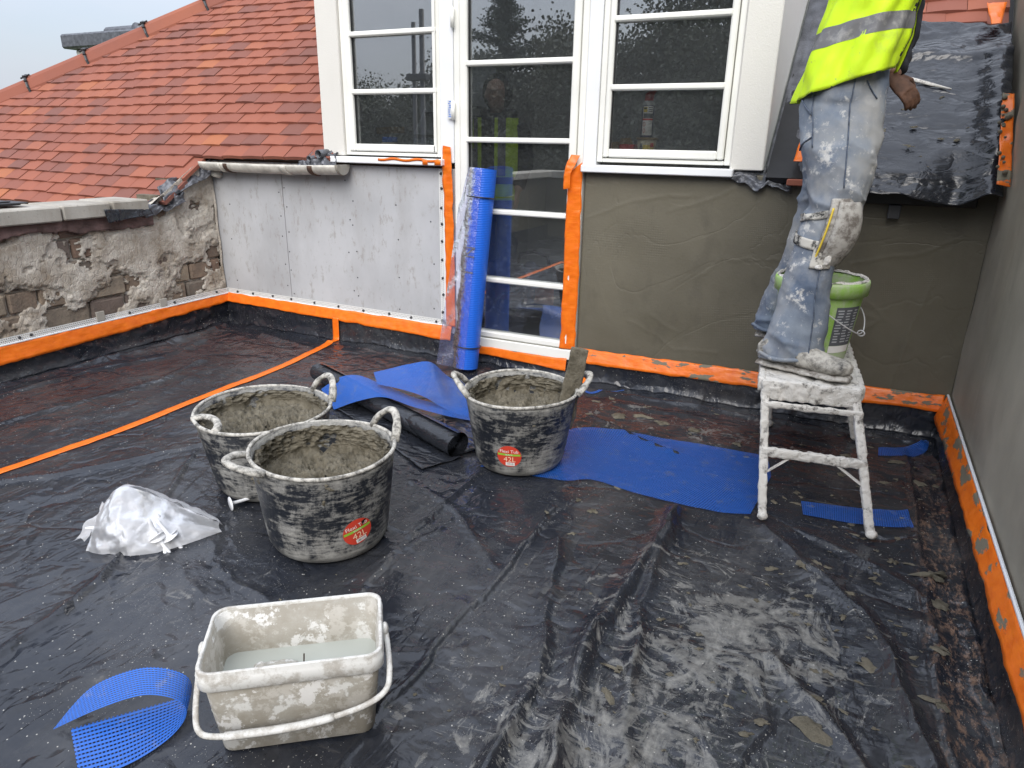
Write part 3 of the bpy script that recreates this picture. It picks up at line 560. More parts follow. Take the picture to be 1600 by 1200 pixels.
# ---------------------------------------------------------------- back wall left: cement boards
wb = thing('board_wall', 'grey cement board wall with dark screws under the white gutter', 'wall', (-2.9, YB, 0))
ch('backing', MB().box(XL-.2, -2.02, YB+.012, YB+.14, 0, 1.07), MAT['darkwood'], wb)
for a, b in ((XL, -3.197), (-3.193, -1.964)): ch('board', MB().bbox(a, b, YB, YB+.012, .0, 1.06, .0012), MAT['board'], wb)
scr = MB()
for x, zs_ in ((-3.17, np.arange(.27, 1.0, .13)), (-3.225, np.arange(.30, 1.0, .15)), (-2.66, np.arange(.28, 1.0, .15)), (-2.70, np.arange(.33, 1, .22)), (-3.66, np.arange(.3, 1, .25)), (-2.36, np.arange(.25, 1, .2)), (-2.12, np.arange(.3, 1, .24))):
    for z in zs_:
        xx, zz = x+random.uniform(-.012, .012), z+random.uniform(-.02, .02)
        scr.lathe([(0.0001, 0), (.0045, 0), (.004, .0012), (.0001, .0016)], 8); n8 = len(scr.v)-32
        for i in range(n8, len(scr.v)):
            a, b, c = scr.v[i]; scr.v[i] = (xx+a, YB-c, zz+b)
ch('screw_heads', scr, MAT['screw'], wb)['kind'] = 'stuff'

# beads
def bead(name, a, b, h, nrm, label, screws, upv=(0, 0, 1)):
    a, b, nrm, upv = Vector(a), Vector(b), Vector(nrm), Vector(upv); t = thing(name, label, 'bead', tuple(a)); L = (b-a).length
    P = [[a*(1-s)+b*s+upv*h*v+nrm*.003 for v in (0, 1)] for s in np.linspace(0, 1, 24)]
    uv = [[(L*s, h*v) for v in (0, 1)] for s in np.linspace(0, 1, 24)]
    ch('perforated_flange', MB().grid(P, uv), MAT['bead'], t)
    ax = (b-a).normalized(); m = MB(); m.tube([a+nrm*.006, b+nrm*.006], .005, 6); ch('nose', m, MAT['trim'], t)
    m = MB()
    for s in screws:
        c = a*(1-s)+b*s+upv*h*random.uniform(.45, .65)+nrm*.005; m.sphere(c, .008, 8, 5)
    ch('screw_heads', m, MAT['screw'], t)['kind'] = 'stuff'; return t
bead('starter_bead', (XL+.026, 1.4, .19), (XL+.026, YB-.01, .205), .034, (1, 0, 0), 'white perforated bead along the foot of the old stone wall', [.3, .33, .62, .78, .95])
bead('starter_bead', (XL+.01, YB-.002, .205), (-2.03, YB-.002, .192), .033, (0, -1, 0), 'white perforated bead along the foot of the grey board wall', [.06, .14, .24, .33, .44, .55, .66, .77, .86, .96])
bead('corner_bead', (-2.032, YB-.002, .20), (-2.032, YB-.002, 1.06), .034, (0, -1, 0), 'upright white perforated bead beside the door, screwed to the grey board', [.08, .2, .31, .43, .55, .66, .76, .88, .97], (-1, 0, 0))
for y, z in ((2.40, .225), (2.81, .222)):
    o = obj('bead_clip', MB().bbox(XL+.025, XL+.034, y, y+.05, z-.02, z+.035, .002), MAT['concrete']); tag(o, 'small grey packing clip over the stone wall bead, the one nearer the board corner' if y > 2.6 else 'small grey packing clip over the stone wall bead, the one farther from the board corner', 'clip', 'packing clips on the bead')

# ---------------------------------------------------------------- back wall right and right wall: fresh render
def rendered(name, P, label, mt='render'):
    o = obj(name, MB().grid(P), MAT[mt], None, True); return tag(o, label, 'wall')
xs, zs = np.arange(-1.232, XR+.001, .008), np.r_[np.arange(.16, 1.09, .008)]
Xg, Zg = np.meshgrid(xs, zs, indexing='ij')
dp = .0022*fbm(Xg*3, Zg*3, 2, 4)
for pts, a in (([(-1.2, .85), (-.95, .95), (-.72, .98)], 1), ([(-.8, .9), (-.6, .98), (-.5, 1.02)], 1), ([(-.55, .80), (-.53, .70), (-.62, .62)], 1), ([(-.5, .7), (-.3, .72), (-.1, .66)], 1), ([(.02, .73), (.12, .75), (.3, .8), (.42, .88)], 1), ([(.02, .73), (.03, .6), (.1, .56)], 1), ([(-.02, .63), (.08, .61)], 1), ([(.0, .55), (.17, .5), (.08, .42), (.04, .2)], 1.2), ([(.33, .7), (.25, .2)], 1), ([(.1, .58), (.2, .5)], 1), ([(-.95, .35), (-.8, .30), (-.7, .24), (-.5, .26)], .8), ([(-1.15, .6), (-1.05, .35)], .6), ([(-.85, .4), (-.7, .33)], 1)):
    d = segdist(Xg+.01*fbm(Xg*12, Zg*12, 1, 2), Zg+.01*fbm(Xg*12, Zg*12, 5, 2), [(p[0], p[1]) for p in pts]); dp = dp+.0016*a*np.exp(-(d/.0062)**2)
Yg = YB-.006-dp
Yg[:, 0] = YB+.02; Yg[:, -1] = YB+.03; Yg[0, :] = YB+.02
rendered('rendered_wall', np.stack([Xg, Yg, Zg], -1), 'dark wet cement rendered wall below the right hand window')
ch('masonry', MB().box(-1.22, XR+.2, YB+.01, YB+.14, -.02, 1.05), MAT['concrete'], bpy.data.objects['rendered_wall'])
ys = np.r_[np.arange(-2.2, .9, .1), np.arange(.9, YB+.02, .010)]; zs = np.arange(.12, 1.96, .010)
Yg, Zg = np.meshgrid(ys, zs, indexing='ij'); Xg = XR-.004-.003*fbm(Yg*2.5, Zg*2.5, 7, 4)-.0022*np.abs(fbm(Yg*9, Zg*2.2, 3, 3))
o = rendered('side_wall', np.stack([Xg, Yg, Zg], -1), 'tall dark cement rendered wall running back beside the corner', 'render_lit')
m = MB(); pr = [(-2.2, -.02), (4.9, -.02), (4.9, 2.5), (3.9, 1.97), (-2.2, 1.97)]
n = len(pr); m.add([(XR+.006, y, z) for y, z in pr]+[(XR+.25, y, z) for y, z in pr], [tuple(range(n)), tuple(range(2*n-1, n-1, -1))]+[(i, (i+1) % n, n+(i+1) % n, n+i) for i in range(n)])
ch('masonry', m, MAT['render_lit'], o)
bead('starter_bead', (XR-.012, -.5, .20), (XR-.012, YB-.01, .205), .006, (-1, 0, 0), 'thin white bead edge along the foot of the tall side wall', [])

# far parapet behind the photographer, seen mirrored in the door
pw = thing('parapet_wall', 'plain rendered parapet with pale coping closing the terrace behind', 'wall', (-1.6, -2.25, 0))
ch('masonry', MB().box(XL-.2, XR+.2, -2.4, -2.2, -.02, .76), MAT['render'], pw)
for i in range(4): ch('coping_stone', MB().bbox(XL-.25+i*1.1, XL-.26+(i+1)*1.1, -2.45, -2.15, .762, .85, .006), MAT['concrete'], pw)

# ---------------------------------------------------------------- tiled roofs at 40 degrees
PITCH = R(40); TP = math.tan(PITCH); cp, sp_ = math.cos(PITCH), math.sin(PITCH)
def roofpt(x, s, h=0): return Vector((x, 3.30+s*cp-h*sp_, 1.075+s*sp_+h*cp))    # s metres up the slope from the gutter eave
tm = MB(); tw, tl, tt = .163, .215, .021
nx = 4
for a in (0, 1):
    for i in range(nx+1):
        for j in (0, 1):
            x = -tw/2+tw*i/nx; tm.v.append((x, tl*j, (tt if a else 0)+.004*math.cos((i/nx-.5)*math.pi)))
id_ = lambda a, i, j: a*(nx+1)*2+i*2+j
for i in range(nx):
    tm.f += [(id_(1, i, 0), id_(1, i+1, 0), id_(1, i+1, 1), id_(1, i, 1)), (id_(0, i, 1), id_(0, i+1, 1), id_(0, i+1, 0), id_(0, i, 0)), (id_(0, i, 0), id_(0, i+1, 0), id_(1, i+1, 0), id_(1, i, 0)), (id_(1, i, 1), id_(1, i+1, 1), id_(0, i+1, 1), id_(0, i, 1))]
tm.f += [(id_(0, 0, 1), id_(0, 0, 0), id_(1, 0, 0), id_(1, 0, 1)), (id_(0, nx, 0), id_(0, nx, 1), id_(1, nx, 1), id_(1, nx, 0))]
tile_me = tm.mesh('tile'); tile_me.materials.append(MAT['tile'])
def tile_matrix(x, s):
    m = Matrix.Translation(roofpt(x, s, .012+random.uniform(0, .004)))
    return m @ Matrix.Rotation(PITCH-R(6.6)+random.uniform(-.012, .012), 4, 'X') @ Matrix.Rotation(random.uniform(-.012, .012), 4, 'Z') @ Matrix.Rotation(random.uniform(-.022, .022), 4, 'Y')
def put_tiles(spots, root, limit=300):
    spots.sort(key=lambda q: (roofpt(q[0], q[1])-Vector((0, 0, 1.2))).length)
    for x, s in spots[:limit]:
        o = bpy.data.objects.new('tile', tile_me); C.objects.link(o); o.parent = root; o.matrix_local = tile_matrix(x, s)
    rest = MB()
    for x, s in spots[limit:]:
        M = tile_matrix(x, s); rest.add([M @ Vector(v) for v in tm.v], tm.f)
    if rest.v: ch('tile_field', rest, MAT['tile'], root)['kind'] = 'stuff'
def hipx(s):   # hip line: from (x -6.63, s .61) to (x -5.06, s 1.82)
    return -6.50+(s-.613)/(1.815-.613)*1.57
rl = thing('tiled_roof', 'red clay tiled roof with a hip ridge, left of the dormer', 'roof')
spots = []
for k in range(-5, 24):
    s = -.02+k*.1; off = (k % 2)*.5*.166
    x = -2.84-off+random.uniform(-.004, .004)
    while x > -7.2:
        if x-.08 > hipx(s)-.03 and (k >= 0 or x+.08 < -3.74-.04*(k+1)*0): spots.append((x+random.uniform(-.002, .002), s+random.uniform(-.006, .006)+.012*math.sin(x*1.7+k*.3)))
        x -= .166
put_tiles(spots, rl)
def quad_plate(pts, th=.03):
    pts = [Vector(p) for p in pts]; n = (pts[1]-pts[0]).cross(pts[2]-pts[0]).normalized()*th; k = len(pts); m = MB()
    m.add(pts+[p-n for p in pts], [tuple(range(k)), tuple(range(2*k-1, k-1, -1))]+[(i, k+i, k+(i+1) % k, (i+1) % k) for i in range(k)]); return m
ch('underlay', quad_plate([roofpt(-2.86, .03), roofpt(-2.86, 2.6), roofpt(hipx(2.6)+.05, 2.6), roofpt(hipx(-.45)+.05, -.45), roofpt(-3.84, -.45), roofpt(-3.84, .03)]), MAT['black'], rl)
# far slope beyond the hip
a, b = roofpt(hipx(-.5), -.5), roofpt(hipx(2.7), 2.7)
ch('far_slope', quad_plate([a, b, b+Vector((-1.0, 3.0, -1.5)), a+Vector((-1.8, 2.4, -1.6))], .02), MAT['tile'], rl)
hd = (roofpt(hipx(1), 1)-roofpt(hipx(0), 0)).normalized(); hs0 = roofpt(hipx(.1), .1, .045); hn = Vector((0, -sp_, cp)); hb = hd.cross(hn).normalized()
L0 = .54
for i in range(-1, 6):
    c = hs0+hd*(i*L0); prof = [(-.115, -.055), (-.09, -.012), (-.03, .030), (0, .036), (.03, .030), (.09, -.012), (.115, -.055)]
    m = MB(); P = [[c+hd*t+hb*u*(1+.04*(1-t/L0))+hn*(v+.012*(1-t/L0)) for u, v in prof] for t in (0, L0+.012)]
    vv = [q for r__ in P for q in r__]+[q-hn*.014 for r__ in P for q in r__]; kk = len(prof); m.v = [tuple(q) for q in vv]
    for j in range(kk-1):
        m.f += [(j, j+1, kk+j+1, kk+j), (2*kk+kk+j, 2*kk+kk+j+1, 2*kk+j+1, 2*kk+j), (2*kk+j, 2*kk+j+1, j+1, j), (kk+j, kk+j+1, 3*kk+j+1, 3*kk+j)]
    m.f += [(0, kk, 3*kk, 2*kk), (2*kk+kk-1, 3*kk+kk-1, 2*kk-1, kk-1)]
    h_ = ch('hip_tile', m, MAT['tile'], rl)
    cm = MB(); cc = c+hd*.005
    path = [cc+hb*u*1.06+hn*(v+.026) for u, v in prof[:]]
    cm.tube(path, .011, 6, True, .5); cm.sphere(cc+hn*.060, (.022, .022, .010), 10, 6); cm.sphere(cc+hb*.05+hn*.045, .014, 8, 6); cm.tube([cc+hn*.058-hd*.04, cc+hn*.058+hd*.04], .007, 6)
    o = obj('clip', cm, MAT['black'], h_); o.matrix_parent_inverse = Matrix.Translation(rl.location).inverted()
rr_ = thing('tiled_roof', 'pink clay roof tiles showing above the black tarpaulin', 'roof')
spots = []
for k in range(5, 16):
    s = k*.1; x = XR-.02-(k % 2)*.083
    while x > -.05:
        if x+.08 < XR+.03: spots.append((x, s))
        x -= .166
put_tiles(spots, rr_)
ch('underlay', quad_plate([roofpt(XR, .0), roofpt(XR, 1.7), roofpt(-.38, 1.7), roofpt(-.38, .0)]), MAT['black'], rr_)
# chimney beyond the hip
chm = thing('chimney', 'pale chimney stack with dark lead cap behind the hip of the roof', 'chimney', (-12.4, 9.3, 0))
ch('stack', MB().bbox(-13.25, -11.3, 9.0, 10.2, -3.5, 2.66, .03), MAT['clad'], chm)
ch('cap', MB().bbox(-13.40, -11.0, 8.85, 10.35, 2.66, 2.90, .03), MAT['lead'], chm)
m = MB(); m.tube([(-12.65, 9.3, 2.92), (-11.3, 9.3, 2.92)], .12, 12); ch('pot_roll', m, MAT['lead'], chm, True)
m = MB(); m.tube([(-11.55, 9.0, 2.90), (-11.55, 10.1, 2.90)], .12, 12); ch('pot_roll', m, MAT['lead'], chm, True)

# gutter
gt = thing('gutter', 'old white half round gutter on the board wall with rusty brackets', 'gutter', (-3.2, 3.27, 1.0))
gx0, gx1, gr = -3.735, -2.66, .052
def gcen(x): return 3.265, 1.055+.010*(x-gx0)/(gx1-gx0)-.008*math.sin((x-gx0)*2.6)
m = MB(); P = []
for x in np.linspace(gx0, gx1, 30):
    cy, cz = gcen(x); P.append([(x, cy+gr*math.cos(t), cz+gr*math.sin(t)) for t in np.linspace(math.pi, 2*math.pi, 14)])
m.grid(P); ch('trough', m, MAT['gutter'], gt, True, .005)
cy, cz = gcen(gx1); m = MB(); m.add([(gx1, cy+(gr+.007)*math.cos(t), cz+(gr+.007)*math.sin(t)+.002) for t in np.linspace(math.pi, 2*math.pi, 14)]+[(gx1+.016, cy+(gr+.004)*math.cos(t), cz+(gr+.004)*math.sin(t)+.002) for t in np.linspace(math.pi, 2*math.pi, 14)], [tuple(range(14)), tuple(range(27, 13, -1))]+[(i, i+1, 15+i, 14+i) for i in range(13)]+[(0, 14, 27, 13)])
ch('end_cap', m, MAT['concrete'], gt)
for bx, w, mt in ((-3.52, .03, 'rust'), (-3.57, .022, 'gutter'), (-2.86, .034, 'rust'), (-3.07, .05, 'gutter')):
    cy, cz = gcen(bx); P = [[(bx+dx+.006*math.sin(t*3), cy+(gr+.0055)*math.cos(t), cz+(gr+.0055)*math.sin(t)) for t in np.linspace(math.pi*1.02, 2*math.pi, 12)] for dx in (0, w)]
    ch('bracket', MB().grid(P), MAT[mt], gt, True, .003)
m = MB(); m.tube([(-3.70, 3.30, .99), (-3.70, 3.34, .97)], [.03, .022], 10); ch('outlet_stub', m, MAT['gutter'], gt, True)
o = obj('fascia_board', MB().bbox(XL-.02, -2.69, YB-.006, YB+.05, 1.064, 1.14, .002), MAT['darkwood']); tag(o, 'dark rotten fascia board behind the gutter', 'fascia')
for (x, z, r__) in ((-2.80, 1.118, .022), (-2.87, 1.090, .016)):
    m = MB(); m.tube([(x, 3.24, z), (x, 3.34, z+.005)], r__, 14, False); o = obj('lead_curl', m, MAT['lead'], None, True, .003); tag(o, 'rolled lead tube end beside the dormer cheek' if r__ > .02 else 'smaller lead curl lying in the gutter end', 'lead')
# ---------------------------------------------------------------- dormer: cladding, windows, door
ZT = 2.45
dm = thing('dormer', 'cream grained dormer cladding framing the windows and glazed door', 'dormer', (-1.6, YB, 1.1))
ch('cladding_panel', MB().bbox(-2.825, -2.678, YB-.03, YB+.03, 1.113, ZT, .004), MAT['clad'], dm)
ch('cladding_panel', MB().bbox(-.54, -.398, YB-.03, YB+.03, 1.10, ZT, .004), MAT['clad'], dm)
def cheek(x0, x1):
    pr = [(YB+.032, 1.09), (YB+.032, ZT), (4.9, ZT), (4.9, 2.4), (3.40, 1.115)]; n = len(pr); m = MB()
    m.add([(x0, y, z) for y, z in pr]+[(x1, y, z) for y, z in pr], [tuple(range(n)), tuple(range(2*n-1, n-1, -1))]+[(i, (i+1) % n, n+(i+1) % n, n+i) for i in range(n)]); return m
ch('cheek', cheek(-.46, -.40), MAT['clad'], dm); ch('cheek', cheek(-2.823, -2.76), MAT['clad'], dm)
ch('dormer_roof', MB().box(-2.95, -.28, YB-.12, 3.9, ZT+.002, ZT+.14).box(-2.95, -.28, 5.8, 6.2, ZT+.002, ZT+.14).box(-2.95, -2.7, 3.9, 5.8, ZT+.002, ZT+.14).box(-.7, -.28, 3.9, 5.8, ZT+.002, ZT+.14), MAT['lead'], dm)
ch('rooflight_pane', MB().box(-2.7, -.7, 3.9, 5.8, ZT+.06, ZT+.066), MAT['window_glass'], dm)  # unseen roof opening, added to let daylight down onto the figure indoors
ch('head_trim', MB().box(-2.678, -.54, YB-.01, YB+.04, 2.14, ZT), MAT['trim'], dm)
for a, b in ((-2.041, -1.962), (-1.236, -1.172)):
    z0 = 1.09
    ch('mullion_cover', MB().bbox(a, b, YB-.022, YB+.06, z0, 2.14, .003), MAT['trim'], dm)
def sash_window(name, x0, x1, label, gl0, gl1):
    t = thing(name, label, 'window', ((x0+x1)/2, YB, 1.1)); z0, z1 = 1.118, 2.13; fy0, fy1 = YB-.012, YB+.055
    for nm, b in (('frame_jamb', (x0, x0+.028, z0, z1)), ('frame_jamb', (x1-.028, x1, z0, z1)), ('frame_head', (x0+.0285, x1-.0285, z1-.028, z1)), ('frame_sill', (x0+.0285, x1-.0285, z0, z0+.018))):
        ch(nm, MB().bbox(b[0], b[1], fy0, fy1, b[2], b[3], .003), MAT['white'], t)
    sx0, sx1, sz0, sz1 = x0+.032, x1-.032, z0+.022, z1-.032; sy0, sy1 = YB-.024, YB+.04
    for nm, b in (('stile', (sx0, gl0, sz0, sz1)), ('stile', (gl1, sx1, sz0, sz1)), ('top_rail', (gl0+.0005, gl1-.0005, sz1-.035, sz1)), ('bottom_rail', (gl0+.0005, gl1-.0005, sz0, 1.178))):
        ch(nm, MB().bbox(b[0], b[1], sy0, sy1, b[2], b[3], .006), MAT['white'], t)
    bars = [1.447, 1.732, 2.017]; edges = [1.178]+bars+[sz1-.035]
    for z in bars: ch('glazing_bar', MB().bbox(gl0-.006, gl1+.006, sy0-.003, sy1+.003, z-.013, z+.013, .006), MAT['white'], t)
    for a, b in zip(edges[:-1], edges[1:]): ch('pane', MB().box(gl0-.004, gl1+.004, YB+.004, YB+.008, a-.004, b+.004), MAT['window_glass'], t)
    for xx in (gl0, gl1): ch('gasket', MB().box(xx-.001 if xx == gl0 else xx-.005, xx+.005 if xx == gl0 else xx+.001, YB-.006, YB+.003, 1.178, sz1-.035), MAT['black'], t)
    return t
sash_window('casement_window', -2.676, -2.043, 'white casement window above the grey board wall', -2.604, -2.070)
sash_window('casement_window', -1.170, -.542, 'white casement window with a spray can inside, above wet render', -1.112, -.604)
for x0, x1, z, lb in ((-2.762, -2.015, 1.075, 'white window sill with orange tape scraps, above the grey boards'), (-1.232, -.52, 1.070, 'white window sill above the dark rendered wall')):
    o = obj('window_sill', MB().bbox(x0, x1, YB-.062, YB+.05, z, z+.034, .004), MAT['trim']); tag(o, lb, 'sill')
dr = thing('glazed_door', 'tall white glazed door with six panes between two windows', 'door', (-1.6, YB, .1))
for nm, b in (('frame_jamb', (-1.961, -1.925, .16, 2.13)), ('frame_jamb', (-1.272, -1.237, .16, 2.13)), ('frame_head', (-1.9245, -1.2725, 2.095, 2.13)), ('threshold', (-1.961, -1.237, .105, .1595))):
    ch(nm, MB().bbox(b[0], b[1], YB-.015 if nm != 'threshold' else YB-.03, YB+.055, b[2], b[3], .004), MAT['white'], dr)
dgl, dgr = -1.880, -1.312
for nm, b in (('stile', (-1.922, dgl, .165, 2.09)), ('stile', (dgr, -1.275, .165, 2.09)), ('top_rail', (dgl+.0005, dgr-.0005, 2.04, 2.09)), ('bottom_rail', (dgl+.0005, dgr-.0005, .165, .198))):
    ch(nm, MB().bbox(b[0], b[1], YB-.026, YB+.04, b[2], b[3], .006), MAT['white'], dr)
bars = [.490, .852, 1.209, 1.570, 1.93]; edges = [.198]+bars+[2.04]
for z in bars: ch('glazing_bar', MB().bbox(dgl-.006, dgr+.006, YB-.029, YB+.043, z-.013, z+.013, .006), MAT['white'], dr)
for a, b in zip(edges[:-1], edges[1:]): ch('pane', MB().box(dgl-.004, dgr+.004, YB+.004, YB+.008, a-.004, b+.004), MAT['window_glass'], dr)
for xx in (dgl, dgr): ch('gasket', MB().box(xx-.001 if xx == dgl else xx-.005, xx+.005 if xx == dgl else xx+.001, YB-.006, YB+.003, .198, 2.04), MAT['black'], dr)
for z in (1.35, 1.78):
    m = MB(); m.tube([(-1.955, YB-.034, z-.045), (-1.955, YB-.034, z+.045)], .010, 10); h_ = ch('hinge', m, MAT['white'], dr, True)
ch('latch_sticker', MB().bbox(-1.985, -1.958, YB-.0405, YB-.0385, 1.31, 1.40, .0005), MAT['lightsky'], dr)
m = MB()
for i in range(9): m.box(-1.981+random.uniform(0, .006), -1.962-random.uniform(0, .01), YB-.0418, YB-.0408, 1.318+i*.009, 1.322+i*.009)
ch('sticker_print', m, MAT['bluetape'], dr)
# roof space behind the glass
rm = thing('attic_room', 'dim grey plastered room behind the dormer glass', 'room'); 
ch('floor_boards', MB().box(-2.80, -.465, YB+.15, 6.0, -.06, 0), MAT['darkfloor'], rm)
ch('end_wall', MB().box(-2.80, -.465, 6.0, 6.1, 0, 2.44), MAT['plasterwall'], rm)
ch('partition', MB().box(-.52, -.468, YB+.15, 6.4, 0, 2.44), MAT['plasterwall'], rm)
ch('dado', MB().box(-2.74, -2.0, YB+.145, YB+.16, 0, 1.06).box(-1.23, -.52, YB+.145, YB+.16, 0, 1.06), MAT['plasterwall'], rm)
ch('inner_sill', MB().box(-2.74, -2.0, YB+.062, YB+.30, 1.06, 1.163).box(-1.22, -.52, YB+.062, YB+.30, 1.06, 1.163), MAT['plasterwall'], rm)
ch('partition', MB().box(-2.80, -2.742, YB+.062, 6.0, 0, 2.44), MAT['plasterwall'], rm)
ch('rooflight_panel', quad_plate([(-2.735, 4.12, 1.24), (-2.735, 4.55, 1.75), (-2.735, 5.3, 1.75), (-2.735, 5.3, 1.24)], .006), MAT['lightsky'], rm)
ch('rooflight_rail', MB().box(-2.734, -2.72, 4.32, 5.3, 1.44, 1.455).box(-2.734, -2.70, 4.25, 5.3, 1.36, 1.385), MAT['darklab'], rm)
def at_sill(x, y): return (x, y, 1.0885)
# things on the inner sills
sc = thing('spray_can', 'blue spray can with red cap and printed label standing on a tub', 'spray can', (-.955, YB+.066, 1.157))
ch('can_body', MB().lathe([(.0001, 1.157), (.027, 1.157), (.028, 1.16), (.028, 1.30), (.024, 1.312), (.016, 1.318), (.0001, 1.319)], 24, (-.955, YB+.066)), MAT['bluecan'], sc, True)
ch('shoulder', MB().lathe([(.0282, 1.297), (.0285, 1.303), (.025, 1.313), (.018, 1.319)], 24, (-.955, YB+.066)), MAT['silver'], sc, True)
m = MB().loft([((-.955, YB+.066, 1.318), (.021, 0, 0), (0, .021, 0)), ((-.953, YB+.066, 1.34), (.022, 0, 0), (0, .019, 0)), ((-.946, YB+.066, 1.356), (.028, 0, .010), (0, .016, 0)), ((-.936, YB+.066, 1.368), (.030, 0, .014), (0, .010, 0))], 16); ch('cap', m, MAT['red'], sc, True)
def curved(name, cx, cy, r, a0, u0, u1, z0, z1, mat, par, n=10):
    P = [[(cx+r*math.cos(a0+u/r), cy+r*math.sin(a0+u/r), z) for z in (z0, z1)] for u in np.linspace(u0, u1, n)]
    return ch(name, MB().grid(P), mat, par, True)
A0 = R(-75); cx, cy = -.955, YB+.066
curved('label', cx, cy, .0286, A0, -.026, .027, 1.166, 1.294, MAT['whiteprint'], sc); curved('label_stripe', cx, cy, .0290, A0, -.026, .027, 1.232, 1.240, MAT['red'], sc); curved('label_photo', cx, cy, .0290, A0, -.022, .026, 1.242, 1.262, MAT['darklab'], sc)
curved('logo_patch', cx, cy, .0290, A0, -.022, -.004, 1.268, 1.290, MAT['yellowlab'], sc); curved('logo_print', cx, cy, .0293, A0, -.020, -.006, 1.280, 1.288, MAT['blackprint'], sc)
for k in range(3): curved('print_line', cx, cy, .0293, A0, .002, .022, 1.270+k*.008, 1.273+k*.008, MAT['blackprint'], sc)
for k in range(2):
    zz = 1.187+k*.028; dv = [(0, .011), (.009, 0), (0, -.011), (-.009, 0)]
    m = MB(); m.add([(cx+.0292*math.cos(A0+(u-.015)/.0292), cy+.0292*math.sin(A0+(u-.015)/.0292), zz+v) for u, v in dv], [(0, 1, 2, 3)]); ch('hazard_diamond', m, MAT['red'], sc)
    m = MB(); m.add([(cx+.0295*math.cos(A0+(u*.7-.015)/.0295), cy+.0295*math.sin(A0+(u*.7-.015)/.0295), zz+v*.7) for u, v in dv], [(0, 1, 2, 3)]); ch('hazard_symbol', m, MAT['whiteprint'], sc)
tb = thing('filler_tub', 'small cream tub with yellow label under the spray can', 'tub', (-.95, YB+.066, 1.0885))
ch('tub_body', MB().lathe([(.0001, 1.089), (.040, 1.089), (.046, 1.146), (.0001, 1.146)], 28, (-.95, YB+.066)), MAT['cream'], tb, True)
ch('lid', MB().lathe([(.0001, 1.146), (.051, 1.146), (.052, 1.150), (.052, 1.156), (.0001, 1.157)], 28, (-.95, YB+.066)), MAT['card'], tb, True)
curved('label', -.95, YB+.066, .0435, R(-72), -.02, .036, 1.096, 1.126, MAT['yellowlab'], tb); curved('label_print', -.95, YB+.066, .0465, R(-72), .014, .032, 1.114, 1.132, MAT['red'], tb); curved('label_print', -.95, YB+.066, .0465, R(-72), -.038, -.024, 1.094, 1.130, MAT['darklab'], tb)
rb = thing('red_carton', 'red and brown opened carton beside the filler tub', 'box', (-1.06, YB+.14, 1.0885))
ch('carton', MB().bbox(-1.10, -1.025, YB+.11, YB+.18, 1.089, 1.125, .003), MAT['red'], rb); ch('flap', quad_plate([(-1.10, YB+.11, 1.125), (-1.03, YB+.11, 1.125), (-1.04, YB+.09, 1.155), (-1.09, YB+.09, 1.15)], .002), MAT['card'], rb)
o = obj('card_flap_box', MB().bbox(-1.145, -1.112, YB+.12, YB+.17, 1.089, 1.135, .003), MAT['card']); tag(o, 'small brown card box by the frame behind the red carton', 'box')
o = obj('tape_roll', MB().lathe([(.026, 1.089), (.046, 1.089), (.046, 1.112), (.026, 1.112), (.026, 1.089)], 26, (-2.50, YB+.16)), MAT['cream'], None, True); tag(o, 'cream masking tape roll on the inner sill, under a blue one', 'tape roll')
o = obj('tape_roll', MB().lathe([(.026, 1.113), (.044, 1.113), (.044, 1.142), (.026, 1.142), (.026, 1.113)], 26, (-2.495, YB+.16)), MAT['bluetape'], None, True); tag(o, 'blue masking tape roll stacked on the cream roll', 'tape roll')
bx = thing('clear_box', 'clear plastic lidded box on the inner sill', 'box', (-2.26, YB+.2, 1.0885)); ch('box_body', MB().bbox(-2.33, -2.19, YB+.15, YB+.25, 1.089, 1.130, .004), MAT['clear_box'], bx); ch('lid', MB().bbox(-2.335, -2.185, YB+.145, YB+.255, 1.131, 1.142, .003), MAT['clear_box'], bx)
o = obj('tape_strip', quad_plate([(-2.739, 3.72, 1.235), (-2.739, 4.02, 1.245), (-2.739, 4.02, 1.285), (-2.739, 3.71, 1.272)], .002), MAT['card']); tag(o, 'tan tape strip stuck across the inner plaster reveal', 'tape')
ob = thing('tool_bag', 'orange and black bag on the floor behind the door glass', 'bag', (-2.05, 4.6, 0))
ch('bag_body', MB().bbox(-2.3, -1.8, 4.45, 4.75, 0.0, .34, .05), MAT['black'], ob); ch('bag_panel', MB().bbox(-2.28, -1.82, 4.435, 4.449, .12, .26, .004), MAT['orangebag'], ob)
m = MB(); m.tube([(-2.18, 4.6, .33), (-2.16, 4.6, .43), (-2.05, 4.6, .46), (-1.94, 4.6, .43), (-1.92, 4.6, .33)], .013, 8); ch('bag_handle', m, MAT['black'], ob, True)
crumple('plastic_wrap', [(-2.3, 3.75, .02), (-1.75, 3.8, .02), (-1.8, 4.25, .45), (-2.35, 4.2, .4)], 34, .16, .14, MAT['clear_film'], 'crumpled clear wrapping heaped behind the door glass', 'wrapping', 3.)

for o in list(C.objects):
    if o.parent is None and o.name.split('.')[0] in ('spray_can', 'filler_tub', 'red_carton', 'card_flap_box', 'tape_roll', 'clear_box'): o.location.z += .0755

